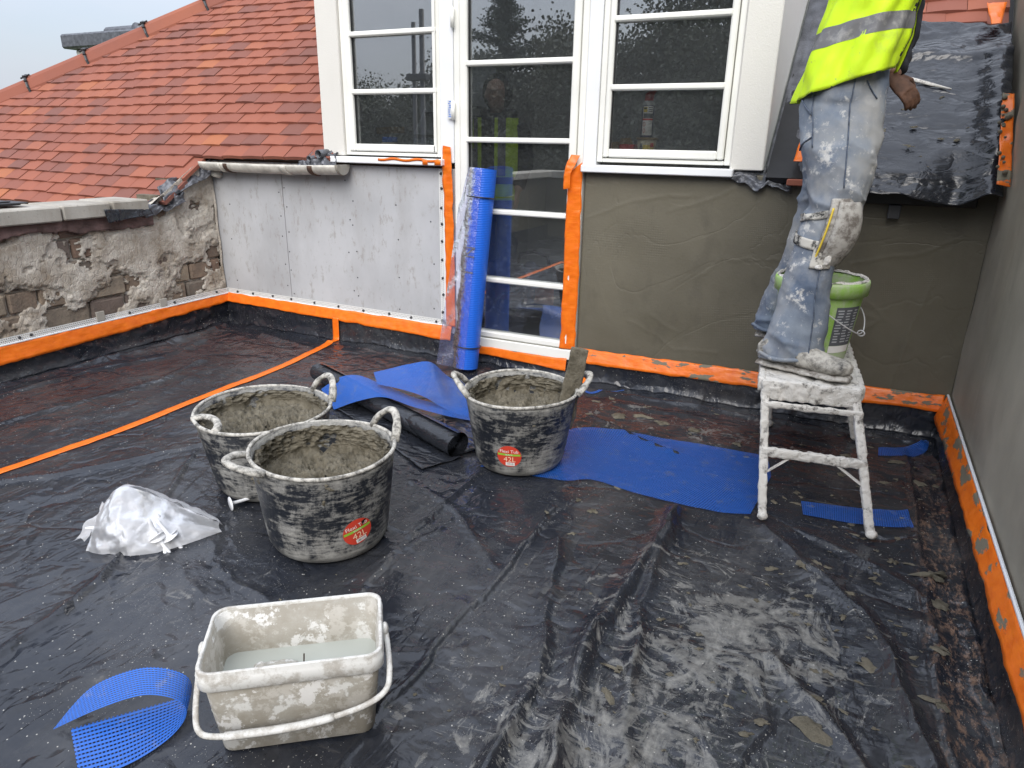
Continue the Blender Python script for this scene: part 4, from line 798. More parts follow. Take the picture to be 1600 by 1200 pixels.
# ---------------------------------------------------------------- tarpaulin on the right-hand roof
def tarp():
    n, k = 120, 110; u = np.linspace(0, 1, n)[:, None]; v = np.linspace(0, 1, k)[None, :]
    x = -.13+(.605)*u+0*v; s = -.115+1.06*v+.0*u
    hgt = .05+.03*np.sin(np.pi*v)+.040*np.exp(-((u-.93)/.10)**2)/(1+np.exp((v-.80)*30))+.0*u
    # lower sheet with lap at v=.72
    wr = 1-np.abs(fbm(x*5, s*7, 2.2, 5, .55)); wr = 1-np.abs(fbm(x*2.6+1, s*3.6, 2.2, 3, .45)); hgt = hgt+.030*(wr-.45)*(.6+.9*np.clip((v-.62)*4, 0, 1)+.8*np.clip((.12-v)*8, 0, 1)+.7*np.clip((u-.8)*5, 0, 1))+.010*(1-np.abs(fbm(x*7, s*9, 6.1, 3))-.5)*(.3+np.clip((v-.66)*4, 0, 1)+np.clip((u-.85)*6, 0, 1))
    hgt = hgt+.022/(1+np.exp(-(v-.735-.02*np.sin(u*5))*160))
    y = 3.30+s*cp-hgt*sp_; z = 1.075+s*sp_+hgt*cp
    over = np.clip(.10-v, 0, 1); z = z-over*.25+.012*fbm(x*9, 0*v, 2, 3)*np.clip(1-v*6, 0, 1); y = np.where(v < .1, y+over*.1, y)
    return np.stack([x+0*v, y, z], -1)
o = obj('tarpaulin', MB().grid(tarp()), MAT['tarp'], None, True, .003); tag(o, 'black plastic tarpaulin covering the roof slope beside the worker', 'tarpaulin')
crumple('lead_flashing', [(-.55, 3.315, 1.045), (-.27, 3.31, 1.010), (-.27, 3.42, 1.13), (-.53, 3.36, 1.095)], 40, .035, .07, MAT['lead'], 'dressed lead apron at the foot of the dormer cheek', 'flashing', 4., edge=.02)
crumple('lead_flashing', [(-.392, 3.37, 1.10), (-.10, 3.31, 1.095), (-.02, 4.6, 2.19), (-.388, 4.6, 2.20)], 40, .02, .15, MAT['lead'], 'long dark lead soaker running up the dormer cheek', 'flashing', 6.)
def tape_on_roof(name, quad, mat, label, n=24, amp=.008):
    a, b, c, d = [np.array(roofpt(*q)) for q in quad]; u = np.linspace(0, 1, n)[:, None, None]; v = np.linspace(0, 1, 8)[None, :, None]
    P = a*(1-u)*(1-v)+b*u*(1-v)+c*u*v+d*(1-u)*v; P = P+np.array([0, -sp_, cp])*(amp*fbm(P[..., 0]*25, P[..., 2]*25, 2, 3))[..., None]
    o = obj(name, MB().grid(P), MAT[mat], None, True, .002); return tag(o, label, 'tape')
tape_on_roof('orange_tape', [(.440, -.13, .128), (.440, .36, .140), (.480, .36, .138), (.484, -.13, .118)], 'tape_dirty', 'mortar spattered orange tape down the tarpaulin edge by the side wall')
tape_on_roof('orange_tape', [(.385, .80, .15), (.365, .97, .14), (.44, .98, .14), (.42, .80, .15)], 'tape', 'short clean orange tape tab near the top of the tarpaulin')
tape_on_roof('orange_tape', [(-.275, .03, .072), (-.25, .33, .076), (-.185, .35, .078), (-.20, .03, .074)], 'tape', 'orange tape scrap beside the worker over the lead soaker')
o = obj('tile_edge', MB().bbox(-.29, -.215, 3.27, 3.34, 1.045, 1.072, .004), MAT['tile']); tag(o, 'broken clay tile end peeping below the orange tape scrap', 'tile')
o = obj('gutter_bracket', MB().bbox(.115, .16, 3.29, 3.345, .93, .985, .003), MAT['slate']); tag(o, 'grey metal bracket below the tarpaulin on the wet render', 'bracket')
o = obj('dark_batten', MB().bbox(-.16, .42, 3.305, 3.342, .985, 1.03, .004), MAT['black']); tag(o, 'dark batten under the lower edge of the tarpaulin', 'batten')
m = MB()
for i in range(26):
    x, s = random.uniform(-.0, .4), random.uniform(-.02, .62); q = roofpt(x, s, .088); r = random.choice((.003, .004, .006, .010)); mm = MB(); splat(mm, 0, 0, 0, r, random.uniform(1, 2.5), random.uniform(-.3, .5), r*.3)
    Mx = Matrix.Translation(q) @ Matrix.Rotation(PITCH, 4, 'X'); m.add([Mx @ Vector(v) for v in mm.v], mm.f)
for i in range(16):
    q = roofpt(random.uniform(.435, .47), random.uniform(-.1, .35), .142); m.sphere(q, random.uniform(.004, .011), 8, 5)
o = obj('mortar_specks', m, MAT['mortar'], None, True); tag(o, 'mortar specks flicked over the black tarpaulin', 'mortar', kind='stuff')
P = np.array([[roofpt(.07+.20*u, .545-.10*u+.022*(v-.5)*math.sin(math.pi*min(1, u*.9+.1)), .096+.006*math.sin(v*3.14)) for v in np.linspace(0, 1, 6)] for u in np.linspace(0, 1, 20)])
o = obj('mortar_smear', MB().grid(P), MAT['stool'], None, True, .003); tag(o, 'long pale dried plaster smear across the tarpaulin', 'plaster')

# ================================================================ TAPES
def strip(name, path_lo, path_hi, nrm, mat, label, n=90, amp=.004, nw=7, solid=.0012):
    a, b = catmull(path_lo, n), catmull(path_hi, n); t = np.linspace(0, 1, nw)[None, :, None]; P = a[:, None]*(1-t)+b[:, None]*t
    seed = random.random()*50; w = fbm(P[..., 0]*16+P[..., 1]*16+seed, P[..., 2]*30, seed, 3)
    P = P+np.array(nrm)*(.55*amp*(w+.6))[..., None]
    ed = .004*fbm((P[..., 0]+P[..., 1]+P[..., 2])*14, t[..., 0]*3, seed, 3)*np.abs(t[..., 0]*2-1); ax = (b-a)/np.linalg.norm(b-a, axis=1)[:, None]
    P = P+ax[:, None]*ed[..., None]
    o = obj(name, MB().grid(P), MAT[mat], None, True, solid); return tag(o, label, 'tape')
strip('orange_tape', [(XL+.045, 1.2, .100), (XL+.048, 2.0, .104), (XL+.045, 2.8, .130), (XL+.042, 3.34, .152)], [(XL+.030, 1.2, .192), (XL+.030, 2.0, .194), (XL+.030, 2.8, .203), (XL+.028, 3.34, .208)], (1, 0, 0), 'tape', 'wide orange tape along the foot of the old stone wall', 160, .007)
strip('orange_tape', [(XL+.03, YB-.038, .152), (-3.2, YB-.036, .142), (-2.6, YB-.036, .130), (-1.99, YB-.036, .112)], [(XL+.03, YB-.012, .208), (-3.2, YB-.012, .203), (-2.6, YB-.012, .198), (-1.99, YB-.012, .190)], (0, -1, 0), 'tape', 'orange tape along the foot of the grey board wall', 120, .005)
strip('orange_tape', [(-1.245, YB-.040, .108), (-.7, YB-.038, .112), (-.1, YB-.036, .122), (XR-.03, YB-.04, .135)], [(-1.245, YB-.012, .176), (-.7, YB-.014, .182), (-.1, YB-.014, .192), (XR-.03, YB-.016, .202)], (0, -1, 0), 'tape_dirty', 'mortar smeared orange tape below the rendered wall behind the stool', 140, .005)
strip('orange_tape', [(XR-.055, YB-.05, .11), (XR-.05, 2.8, .125), (XR-.048, 2.0, .14), (XR-.046, 1.2, .148), (XR-.046, .2, .148)], [(XR-.018, YB-.02, .205), (XR-.018, 2.8, .20), (XR-.018, 2.0, .198), (XR-.018, 1.2, .20), (XR-.018, .2, .20)], (-1, 0, 0), 'tape_dirty', 'orange tape along the foot of the tall side wall', 180, .006)
strip('orange_tape', [(-2.031, YB-.008, .195), (-2.030, YB-.009, .7), (-2.028, YB-.024, 1.07), (-2.022, YB-.030, 1.178)], [(-1.964, YB-.018, .195), (-1.966, YB-.020, .7), (-1.968, YB-.028, 1.07), (-1.972, YB-.030, 1.170)], (0, -1, 0), 'tape', 'upright orange tape between the grey board and the door', 90, .006)
strip('orange_tape', [(-1.312, YB-.030, .165), (-1.310, YB-.031, .6), (-1.306, YB-.031, 1.06)], [(-1.232, YB-.014, .165), (-1.232, YB-.014, .6), (-1.236, YB-.026, 1.115)], (0, -1, 0), 'tape', 'upright orange tape between the door and the wet render', 90, .006)
strip('orange_tape', [(-1.318, YB-.05, .985), (-1.318, YB-.055, 1.05), (-1.305, YB-.05, 1.11), (-1.290, YB-.034, 1.148)], [(-1.285, YB-.055, .99), (-1.28, YB-.06, 1.055), (-1.262, YB-.05, 1.10), (-1.242, YB-.034, 1.145)], (0, -1, 0), 'tape', 'loose curling end of orange tape hanging by the door jamb', 40, .008)
strip('orange_tape', [(-1.95, YB-.042, .066), (-1.7, YB-.040, .066), (-1.45, YB-.04, .052), (-1.27, YB-.046, .044)], [(-1.95, YB-.034, .112), (-1.7, YB-.034, .112), (-1.45, YB-.034, .108), (-1.27, YB-.034, .112)], (0, -1, 0), 'tape', 'orange tape across the foot of the door below the threshold', 60, .005)
strip('orange_tape', [(-1.24, YB-.05, .065), (-1.19, YB-.10, .03), (-1.13, YB-.13, .02)], [(-1.23, YB-.04, .10), (-1.17, YB-.07, .052), (-1.12, YB-.10, .03)], (0, -.6, .8), 'tape', 'short loose orange tape tail lying on the sheet by the door corner', 30, .005)
fl = lambda x, y: (x, y, float(sheet_h(np.array([x]), np.array([y]))[0])+.003)
sa = [(-2.745, -.2), (-2.735, .6), (-2.725, 1.24), (-2.70, 1.7), (-2.715, 2.2), (-2.735, 2.7), (-2.775, 3.05), (-2.80, 3.2), (-2.815, 3.30)]
A = catmull([(x, y, 0) for x, y in sa], 260); d_ = .024
Pg = np.stack([A+np.array([k*d_, 0, 0]) for k in np.linspace(-1, 1, 6)], 1)
Pg[..., 2] = sheet_h(Pg[..., 0], Pg[..., 1])+.0035
top = np.array([[(x, YB-.045, z) for x in np.linspace(-2.84, -2.792, 6)] for z in np.linspace(.03, .15, 12)]); top[..., 1] += np.linspace(-.0, .004, 12)[:, None]
o = obj('orange_tape', MB().grid(np.concatenate([Pg, top], 0)), MAT['tape'], None, True, .001); tag(o, 'long orange seam tape running across the black floor sheet to the board wall', 'tape')
o = obj('orange_tape', MB().grid([[(x, YB-.064-.001*j, z+.004*math.sin(x*40)) for j, z in enumerate((1.094, 1.108))] for x in np.linspace(-2.42, -2.03, 20)]), MAT['tape'], None, True, .001); tag(o, 'thin orange tape strip along the sill edge under the casement', 'tape')
o = obj('orange_tape', MB().grid([[(x, YB-.0655, z) for z in (1.078, 1.094, 1.106)] for x in np.linspace(-2.13, -2.098, 5)]), MAT['tape'], None, True, .001); tag(o, 'small orange tape tab folded over the front of the sill', 'tape')
o = obj('orange_tape', MB().grid([[(x, YB-.0655, z) for z in (1.078, 1.094, 1.106)] for x in np.linspace(-2.055, -2.016, 5)]), MAT['tape'], None, True, .001); tag(o, 'orange tape tab at the sill end beside the door jamb', 'tape')

# ================================================================ RUBBER TUBS
def tub(cx, cy, rt_, rb_, h, label, handles, sticker, fill, seed):
    t = thing('rubber_tub', label, 'tub', (cx, cy, .004), 'black rubber mortar tubs')
    rad = lambda z: rb_+(rt_-rb_)*(z/h)**.9
    warp = lambda th: 1+.018*math.cos(2*th+seed)
    n = 150
    def rev(prof, fn=None):
        m = MB(); P = []
        for r, z in prof: P.append([(r*warp(2*math.pi*k/n)*math.cos(2*math.pi*k/n), r*warp(2*math.pi*k/n)*math.sin(2*math.pi*k/n), z) for k in range(n+1)])
        return np.array(P)
    out_ = [(.001, 0), (rb_*.86, 0), (rb_*.96, .008), (rad(.028), .03)]+[(rad(z), z) for z in np.linspace(.05, h, 12)]
    inn = [(rad(z)-.006, z) for z in np.linspace(h, .03, 10)]+[(rb_*.8, .022), (.001, .02)]
    ch2 = lambda nm, m, mt, sm=True: obj(nm, m, mt, t, sm)
    ch2('wall', MB().grid(rev(out_+inn)), MAT['tub'])
    m = MB(); m.tube([(rad(h)*warp(2*math.pi*k/60)*math.cos(2*math.pi*k/60), rad(h)*warp(2*math.pi*k/60)*math.sin(2*math.pi*k/60), h+.004*math.sin(4*math.pi*k/60+seed)) for k in range(61)], .0062, 8, False); ch2('rim', m, MAT['rim'])
    # mortar coating inside
    prof = [(rad(z)-.012, z) for z in np.linspace(h-.012, fill+.03, 40)]+[(rad(fill)*q, fill+.02*(q**6)) for q in np.linspace(.93, .02, 48)]
    P = rev(prof); x, y, z = P[..., 0], P[..., 1], P[..., 2]
    lum = (1-np.abs(fbm(x*20+seed, y*20, z*26, 5, .68)))*.026-.012+.006*np.abs(fbm(x*60, y*60, z*60, 3)); rr0 = np.hypot(x, y)+1e-6
    side = np.clip((z-fill)/.06, 0, 1); P[..., 0] -= x/rr0*lum*side; P[..., 1] -= y/rr0*lum*side; P[..., 2] += lum*(1-side)*1.6
    P[:, -1] = P[:, 0]
    ch2('mortar_lining', MB().grid(P), MAT['mortar'])
    for ang, el, rise in handles:
        a = R(ang); hw = .072; base = Vector((math.cos(a), math.sin(a), 0)); tg = Vector((-math.sin(a), math.cos(a), 0)); rr1 = rad(h)
        e = R(el); upd = base*math.cos(e)+Vector((0, 0, 1))*math.sin(e)
        pts = []
        for k in range(17):
            q = k/16; s = math.sin(math.pi*q)**.6; off = (q*2-1)*hw*1.12
            p = base*(rr1*math.cos(off/rr1))+tg*off*(1 if abs(q-.5) < .45 else 1.0)+Vector((0, 0, h-.004))+upd*rise*s; pts.append(p)
        m = MB(); m.tube(pts, [.0125 if 2 < k < 14 else .015 for k in range(17)], 9, True, .75); ch2('handle', m, MAT['rim'])
    if sticker:
        a0, z0, sr, tilt = R(sticker[0]), sticker[1], sticker[2], R(sticker[3])
        def mapp(u, v, off):
            uu, vv = u*math.cos(tilt)-v*math.sin(tilt), u*math.sin(tilt)+v*math.cos(tilt); z = z0+vv; r = rad(z)*warp(a0+uu/rad(z))+off; th = a0+uu/rad(z); return (r*math.cos(th), r*math.sin(th), z)
        def patch(fn, off, mat, nm, par):
            m = MB(); rows = fn(); o_ = 0
            for row in rows: m.v += [mapp(u, v, off) for u, v in row]
            k = len(rows[0]); m.f = [(i*k+j, i*k+j+1, (i+1)*k+j+1, (i+1)*k+j) for i in range(len(rows)-1) for j in range(k-1)]
            o = obj(nm, m, mat, par, True); return o
        disc = patch(lambda: [[(sr*math.sin(t)*q, sr*math.cos(t)) for q in np.linspace(-1, 1, 15)] for t in np.linspace(.02, math.pi-.02, 19)], .0018, MAT['redsticker'], 'sticker', t)
        patch(lambda: [[(u, v) for u in np.linspace(-math.sqrt(sr*sr-.0002)*.98, math.sqrt(sr*sr-.0002)*.98, 15)] for v in (.0025, .011)], .0024, MAT['greenband'], 'band', disc)
        patch(lambda: [[(u, v) for u in np.linspace(-.013, .020, 8)] for v in (-.040*sr/.045, -.026*sr/.045)], .0024, MAT['whiteprint'], 'barcode_panel', disc)
        m = MB()
        for k in range(8):
            u = -.008+k*.0032; w = random.choice((.0008, .0014)); m.add([mapp(u, -.037*sr/.045, .003), mapp(u+w, -.037*sr/.045, .003), mapp(u+w, -.028*sr/.045, .003), mapp(u, -.028*sr/.045, .003)], [(0, 1, 2, 3)])
        obj('barcode', m, MAT['blackprint'], disc)
        for tx, sz, v0, u0, mt in (('Flexi Tub', .0185, .021, 0, 'whiteprint'), ('BLACK', .0085, .0068, 0, 'whiteprint'), ('42L', .030, -.0135, .002, 'peach')):
            v, f = text_mesh(tx, sz*sr/.045); m = MB(); m.add([mapp(a+u0, b+v0*sr/.045, .0031) for a, b, c in v], f); obj('lettering', m, MAT[mt], disc)
        if sticker[4]:
            m = MB(); m.add([mapp(u, v, .0036) for u, v in ((.017, .030), (.034, .033), (.018, .014))], [(0, 1, 2)]); obj('torn_corner', m, MAT['black'], disc)
    return t
tub(-1.355, 1.495, .217, .180, .307, 'black rubber tub with torn red sticker and one upright handle, mortar coated inside', ((-118, 22, .07), (62, 72, .075)), (-24, .105, .045, 14, True), .185, .4)
tub(-1.79, 1.69, .236, .182, .288, 'pale crusted rubber tub without a sticker, half full of mortar', ((-106, 165, .055), (66, 74, .075)), None, .20, 1.7)
tub(-1.057, 2.287, .219, .170, .299, 'black rubber tub with whole red sticker and a mortar caked board in it', ((-150, 58, .075), (32, 50, .075)), (-77, .098, .045, 0, False), .19, 3.1)
Mx = Matrix.Translation((-.912, 2.375, .13)) @ Matrix.Rotation(R(25), 4, 'Z') @ Matrix.Rotation(R(9), 4, 'Y')
m = MB().bbox(-.036, .036, -.009, .009, 0, .34, .004, Mx)
me = m.mesh('mixing_board'); o = link('mixing_board', displace(fin_mesh(m, .006, 2, 'mixing_board'), lambda x, y, z: .004*fbm(x*30, y*30, z*16, 4)), MAT['mortar'], None, True); tag(o, 'flat board caked in mortar standing in the tub by the door', 'board')

# ================================================================ RECTANGULAR PAIL
pa = thing('square_pail', 'dirty white rectangular plastic pail of murky water with hanging handle', 'pail', (-.925, .892, .004)); pa.rotation_euler = (0, 0, R(37))
def rrect(a, b, r, z, n=6):
    pts = []
    for cx, cy, s in ((a-r, b-r, 0), (-a+r, b-r, 90), (-a+r, -b+r, 180), (a-r, -b+r, 270)):
        for k in range(n+1): t = R(s+90*k/n); pts.append((cx+r*math.cos(t), cy+r*math.sin(t), z))
    return pts
def rloft(secs, closeb=False, closet=False):
    m = MB(); rings = [rrect(*s) for s in secs]; n = len(rings[0])
    for r__ in rings: m.v += r__
    m.f = [(i*n+k, i*n+(k+1) % n, (i+1)*n+(k+1) % n, (i+1)*n+k) for i in range(len(rings)-1) for k in range(n)]
    if closeb: m.f.append(tuple(range(n))[::-1])
    if closet: m.f.append(tuple((len(rings)-1)*n+k for k in range(n)))
    return m
HP = .215
obj('pail_wall', rloft([(.150, .082, .025, 0), (.155, .086, .028, .004), (.166, .094, .03, HP*.5), (.175, .101, .03, HP-.002), (.171, .097, .027, HP-.002), (.163, .091, .027, HP*.5), (.150, .083, .025, .006)], True, True), MAT['pail'], pa, True)
obj('rim_collar', rloft([(.175, .101, .030, HP-.040), (.1805, .1065, .032, HP-.040), (.1815, .1075, .032, HP-.0385), (.1825, .1085, .032, HP-.012), (.1805, .1065, .031, HP-.0105), (.1803, .1063, .031, HP+.002), (.179, .105, .031, HP+.0035), (.1745, .1005, .028, HP+.0035), (.173, .099, .027, HP+.002), (.172, .098, .027, HP-.008)]), MAT['pailrim'], pa, True)
obj('water', rloft([(.1655, .0925, .026, .105), (.1650, .0920, .026, .1052)], True, True), MAT['water'], pa)
hp = [(-.186, .0, HP-.02), (-.190, -.03, HP-.05), (-.190, -.085, HP-.095), (-.182, -.112, HP-.125), (-.15, -.121, HP-.135), (-.08, -.121, HP-.138), (0, -.121, HP-.136), (.07, -.122, HP-.125), (.14, -.122, HP-.105), (.182, -.115, HP-.08), (.192, -.085, HP-.06), (.190, -.03, HP-.035), (.186, .0, HP-.02)]
m = MB(); m.tube(catmull(hp, 60), .0062, 8, True, .7); hd_ = obj('bail_handle', m, MAT['pailrim'], pa, True)
m = MB(); m.tube(catmull(hp, 60)[21:36], .0095, 8, True, .8); obj('grip', m, MAT['pailrim'], hd_, True)
for sx in (-1, 1): m = MB(); m.sphere((sx*.186, 0, HP-.02), (.008, .016, .016), 12, 7); obj('handle_lug', m, MAT['pailrim'], pa, True)
o = link('sponge_float', displace(fin_mesh(MB().sphere((0, 0, 0), (.05, .024, .017), 18, 10).sphere((-.035, 0, .006), (.020, .018, .016), 12, 8), .005, 3, 'sponge'), lambda x, y, z: .004*fbm(x*60, y*60, z*60, 3)), MAT['pail'], None, True)
o.location = (-.965, .872, .118); o.rotation_euler = (0, 0, R(37)); tag(o, 'grey soaked sponge floating against the near side of the pail', 'sponge')
o = obj('twig', MB().tube([(-.925, .905, .10), (-.922, .908, .15)], .0016, 6), MAT['rust']); tag(o, 'thin brown stick poking out of the pail water', 'stick')

# ================================================================ BLUE MESH PIECES
def blue(name, m, mat, label, cat='mesh'): o = obj(name, m, MAT[mat], None, True); return tag(o, label, cat)
ribA_b = [(-2.265, 2.52, .02), (-2.146, 2.521, .10), (-2.03, 2.522, .130), (-1.849, 2.479, .125), (-1.65, 2.496, .08), (-1.48, 2.641, .015)]
ribA_f = [(-2.044, 2.35, .010), (-1.897, 2.346, .08), (-1.752, 2.344, .125), (-1.594, 2.335, .112), (-1.465, 2.413, .065), (-1.415, 2.523, .015)]
ribC_b = [(-1.634, 2.896, .02), (-1.692, 2.793, .10), (-1.719, 2.68, .20), (-1.791, 2.607, .20), (-1.866, 2.557, .18), (-1.937, 2.521, .16)]
ribC_f = [(-1.436, 2.543, .022), (-1.492, 2.525, .035), (-1.544, 2.488, .07), (-1.606, 2.428, .13), (-1.714, 2.411, .15), (-1.838, 2.415, .15)]
blue('mesh_strip', ribbon(ribA_b, ribA_f, 70, 12), 'blue_mesh', 'wavy blue mesh strip draped over the black roll')
blue('mesh_strip', ribbon(ribC_b, ribC_f, 70, 14), 'blue_mesh', 'wide curling blue mesh offcut lifting off the floor beside the roll of mesh')
cn_ = [(-1.356, .611, .010), (-1.288, .666, .045), (-1.222, .715, .068), (-1.172, .738, .072), (-1.134, .757, .052), (-1.124, .752, .022), (-1.12, .701, .010), (-1.138, .623, .010), (-1.189, .558, .010)]
cf_ = [(-1.356, .613, .012), (-1.349, .695, .052), (-1.285, .753, .082), (-1.227, .785, .087), (-1.177, .807, .067), (-1.162, .801, .032), (-1.201, .781, .012), (-1.267, .703, .010), (-1.325, .629, .010)]
blue('mesh_strip', ribbon(cn_, cf_, 80, 12), 'blue_mesh', 'short blue mesh offcut curled back on itself beside the white pail')
def flat(name, A, B, label, nl=60, nw=14, mat='blue_mesh_flat'):
    m = ribbon([(x, y, 0) for x, y in A], [(x, y, 0) for x, y in B], nl, nw); v = np.array(m.v); v[:, 2] = sheet_h(v[:, 0], v[:, 1])+.004; m.v = [tuple(q) for q in v.tolist()]; blue(name, m, mat, label)
flat('mesh_strip', [(-1.10, 2.36), (-.959, 2.70), (-.586, 2.763), (-.30, 2.775), (-.177, 2.76), (-.135, 2.60)], [(-1.163, 2.15), (-.85, 2.19), (-.729, 2.25), (-.546, 2.225), (-.293, 2.222), (-.165, 2.262)], 'long flat blue mesh strip under the tub and reaching to the stool')
flat('mesh_strip', [(-.015, 2.445), (.167, 2.483), (.323, 2.529)], [(-.001, 2.345), (.169, 2.362), (.336, 2.403)], 'small dusty blue mesh strip under the front of the stool', 30, 8)
flat('mesh_strip', [(.239, 3.076), (.33, 3.14), (.40, 3.20), (.42, 3.27)], [(.238, 2.991), (.351, 3.044), (.415, 3.13), (.436, 3.25)], 'narrow blue mesh scrap in the corner behind the stool', 26, 6)
flat('mesh_strip', [(-1.139, 3.158), (-1.06, 3.135), (-.99, 3.20), (-.93, 3.27)], [(-1.139, 3.148), (-1.055, 3.122), (-.98, 3.19), (-.925, 3.265)], 'thin curved blue mesh thread on the sheet near the door corner', 30, 3)
# roll of mesh leaning on the door
r0, r1, rr = Vector((-1.805, 3.165, .028)), Vector((-1.746, 3.262, 1.070)), .071
rt_ = thing('mesh_roll', 'tall blue roll of reinforcing mesh leaning against the glazed door', 'mesh roll', tuple(r0)); axr = (r1-r0).normalized(); e1 = axr.cross(Vector((0, 1, 0))).normalized(); e2 = axr.cross(e1)
P = []; NS = 150
for q in np.linspace(0, 1, 30):
    c = r0*(1-q)+r1*q; P.append([c+(e1*math.cos(2*math.pi*k/30)+e2*math.sin(2*math.pi*k/30))*(rr-.0007*(NS-k)/3 if k < NS-1 else rr) for k in range(30, NS)])
ch('wound_mesh', MB().grid(P), MAT['meshroll'], rt_, True)
for q in (.115, .865):
    c = r0*(1-q)+r1*q; m = MB(); m.tube([c+(e1*math.cos(2*math.pi*k/40)+e2*math.sin(2*math.pi*k/40))*(rr+.003) for k in range(41)], .0035, 6, False); ch('binding_string', m, MAT['black'], rt_, True)
# flange of loose mesh edge on the roll
fdir = (e1*math.cos(R(205))+e2*math.sin(R(205)))
# printed clear film peeling off on the left
camv = Vector((0, 0, 1.2))
P = []
for q in np.linspace(0, 1, 50):
    c = r0*(1-q)+r1*q; rad_ = (Vector((0, 0, 1.2))-c); rad_ -= axr*rad_.dot(axr); rad_.normalize(); left = axr.cross(rad_).normalized()*-1
    if left.x > 0: left = -left
    w = .028+.055*(1-q)**1.2 if q < .83 else .028*(1-q)/.17
    P.append([c+rad_*(rr+.004)*math.cos(a)+left*((rr+.004)*math.sin(a)) for a in np.linspace(.1, 1.25, 6)]+[c+left*(rr+.006+w*s)+rad_*(.022*(1-s)+.010*math.sin(q*31+s*4)) for s in np.linspace(.05, 1, 6)])
uv = [[(q, s) for s in np.linspace(0, 1, 12)] for q in np.linspace(0, 1, 50)]
fo = ch('wrapping_film', MB().grid(P, uv), MAT['clear_film'], rt_, True)
for ltr, q, sz in (('N', .60, .085), ('I', .50, .085)):
    c = r0*(1-q)+r1*q; rad_ = (camv-c); rad_ -= axr*rad_.dot(axr); rad_.normalize(); left = axr.cross(rad_).normalized()
    if left.x > 0: left = -left
    v, f = text_mesh(ltr, sz); m = MB()
    for a, b, cc in v:
        th = .55-b/rr; p = c-axr*a+(rad_*math.cos(th)+left*math.sin(th))*(rr+.0055); m.v.append(tuple(p))
    m.f = list(f); o = obj('lettering', m, MAT['paleband' if ltr == 'S' else 'darklab'], fo)

# ================================================================ BLACK ROLL OF MEMBRANE
br = thing('membrane_roll', 'black plastic membrane roll lying under the wavy blue mesh', 'membrane roll', (-1.8, 2.4, .06))
b0, b1 = Vector((-2.38, 2.642, .060)), Vector((-1.282, 2.182, .058)); ab = (b1-b0).normalized(); s1 = Vector((0, 0, 1)); s2 = ab.cross(s1).normalized()
P = []
for q in np.linspace(0, 1, 60):
    c = b0*(1-q)+b1*q; P.append([c+(s1*math.cos(t)*.92+s2*math.sin(t))*(.012+.0450*(t/(2*math.pi*5))+.0015*math.sin(q*9+t*2)) for t in np.linspace(0, 2*math.pi*5, 150)])
ch('wound_sheet', MB().grid(P), MAT['tarp'], br, True)
A = [(-2.25, 2.58), (-1.85, 2.42), (-1.5, 2.28), (-1.26, 2.18)]; B = [(-2.15, 2.40), (-1.85, 2.28), (-1.58, 2.14), (-1.345, 2.015)]
m = ribbon([(x, y, 0) for x, y in A], [(x, y, 0) for x, y in B], 60, 16); v = np.array(m.v); v[:, 2] = sheet_h(v[:, 0], v[:, 1])+.006+.006*np.abs(fbm(v[:, 0]*12, v[:, 1]*12, 2, 3)); m.v = [tuple(q) for q in v.tolist()]; ch('loose_end', m, MAT['tarp'], br, True, .002)
A = [(-1.28, 2.20), (-1.22, 2.30), (-1.25, 2.42)]; B = [(-1.55, 2.30), (-1.50, 2.42), (-1.60, 2.58)]
m = ribbon([(x, y, 0) for x, y in A], [(x, y, 0) for x, y in B], 30, 16); v = np.array(m.v); v[:, 2] = sheet_h(v[:, 0], v[:, 1])+.012+.010*np.abs(fbm(v[:, 0]*10, v[:, 1]*10, 5, 3)); m.v = [tuple(q) for q in v.tolist()]; ch('loose_end', m, MAT['tarp'], br, True, .002)

# ================================================================ BAG OF FIXINGS
fx = MB().lathe([(.0001, 0), (.024, 0), (.025, .002), (.010, .005), (.006, .012), (.0055, .06), (.003, .075), (.0001, .077)], 14); fix_me = fx.mesh('plastic_fixing'); fix_me.materials.append(MAT['whitefix']); fix_me.polygons.foreach_set('use_smooth', [True]*len(fix_me.polygons))
def fixing(loc, rot, label, grp=None):
    o = bpy.data.objects.new('plastic_fixing', fix_me); C.objects.link(o); o.location = loc; o.rotation_euler = rot; tag(o, label, 'fixing', grp); return o
fixing((-1.752, 1.462, .027), (R(90), 0, R(155)), 'single white plastic fixing lying on the sheet between bag and tub')
bc = Vector((-1.83, 1.19, 0))
for i in range(20):
    q = random.random(); ax_, ay_ = random.uniform(-.10, .10), random.uniform(-.05, .05)
    p = bc+Vector((.82, .57, 0)).normalized()*ax_*1.1+Vector((-.57, .82, 0))*ay_+Vector((0, 0, .022+.055*random.random()*(1-abs(ax_)/.13)))
    fixing(p, (random.uniform(0, 3.1), random.uniform(-.8, .8), random.uniform(0, 6.3)), 'white plastic disc fixing heaped inside the clear bag', 'fixings in the bag')
bg_ = thing('plastic_bag', 'crumpled clear plastic bag of white fixings lying on the black sheet', 'bag', (-1.83, 1.19, 0))
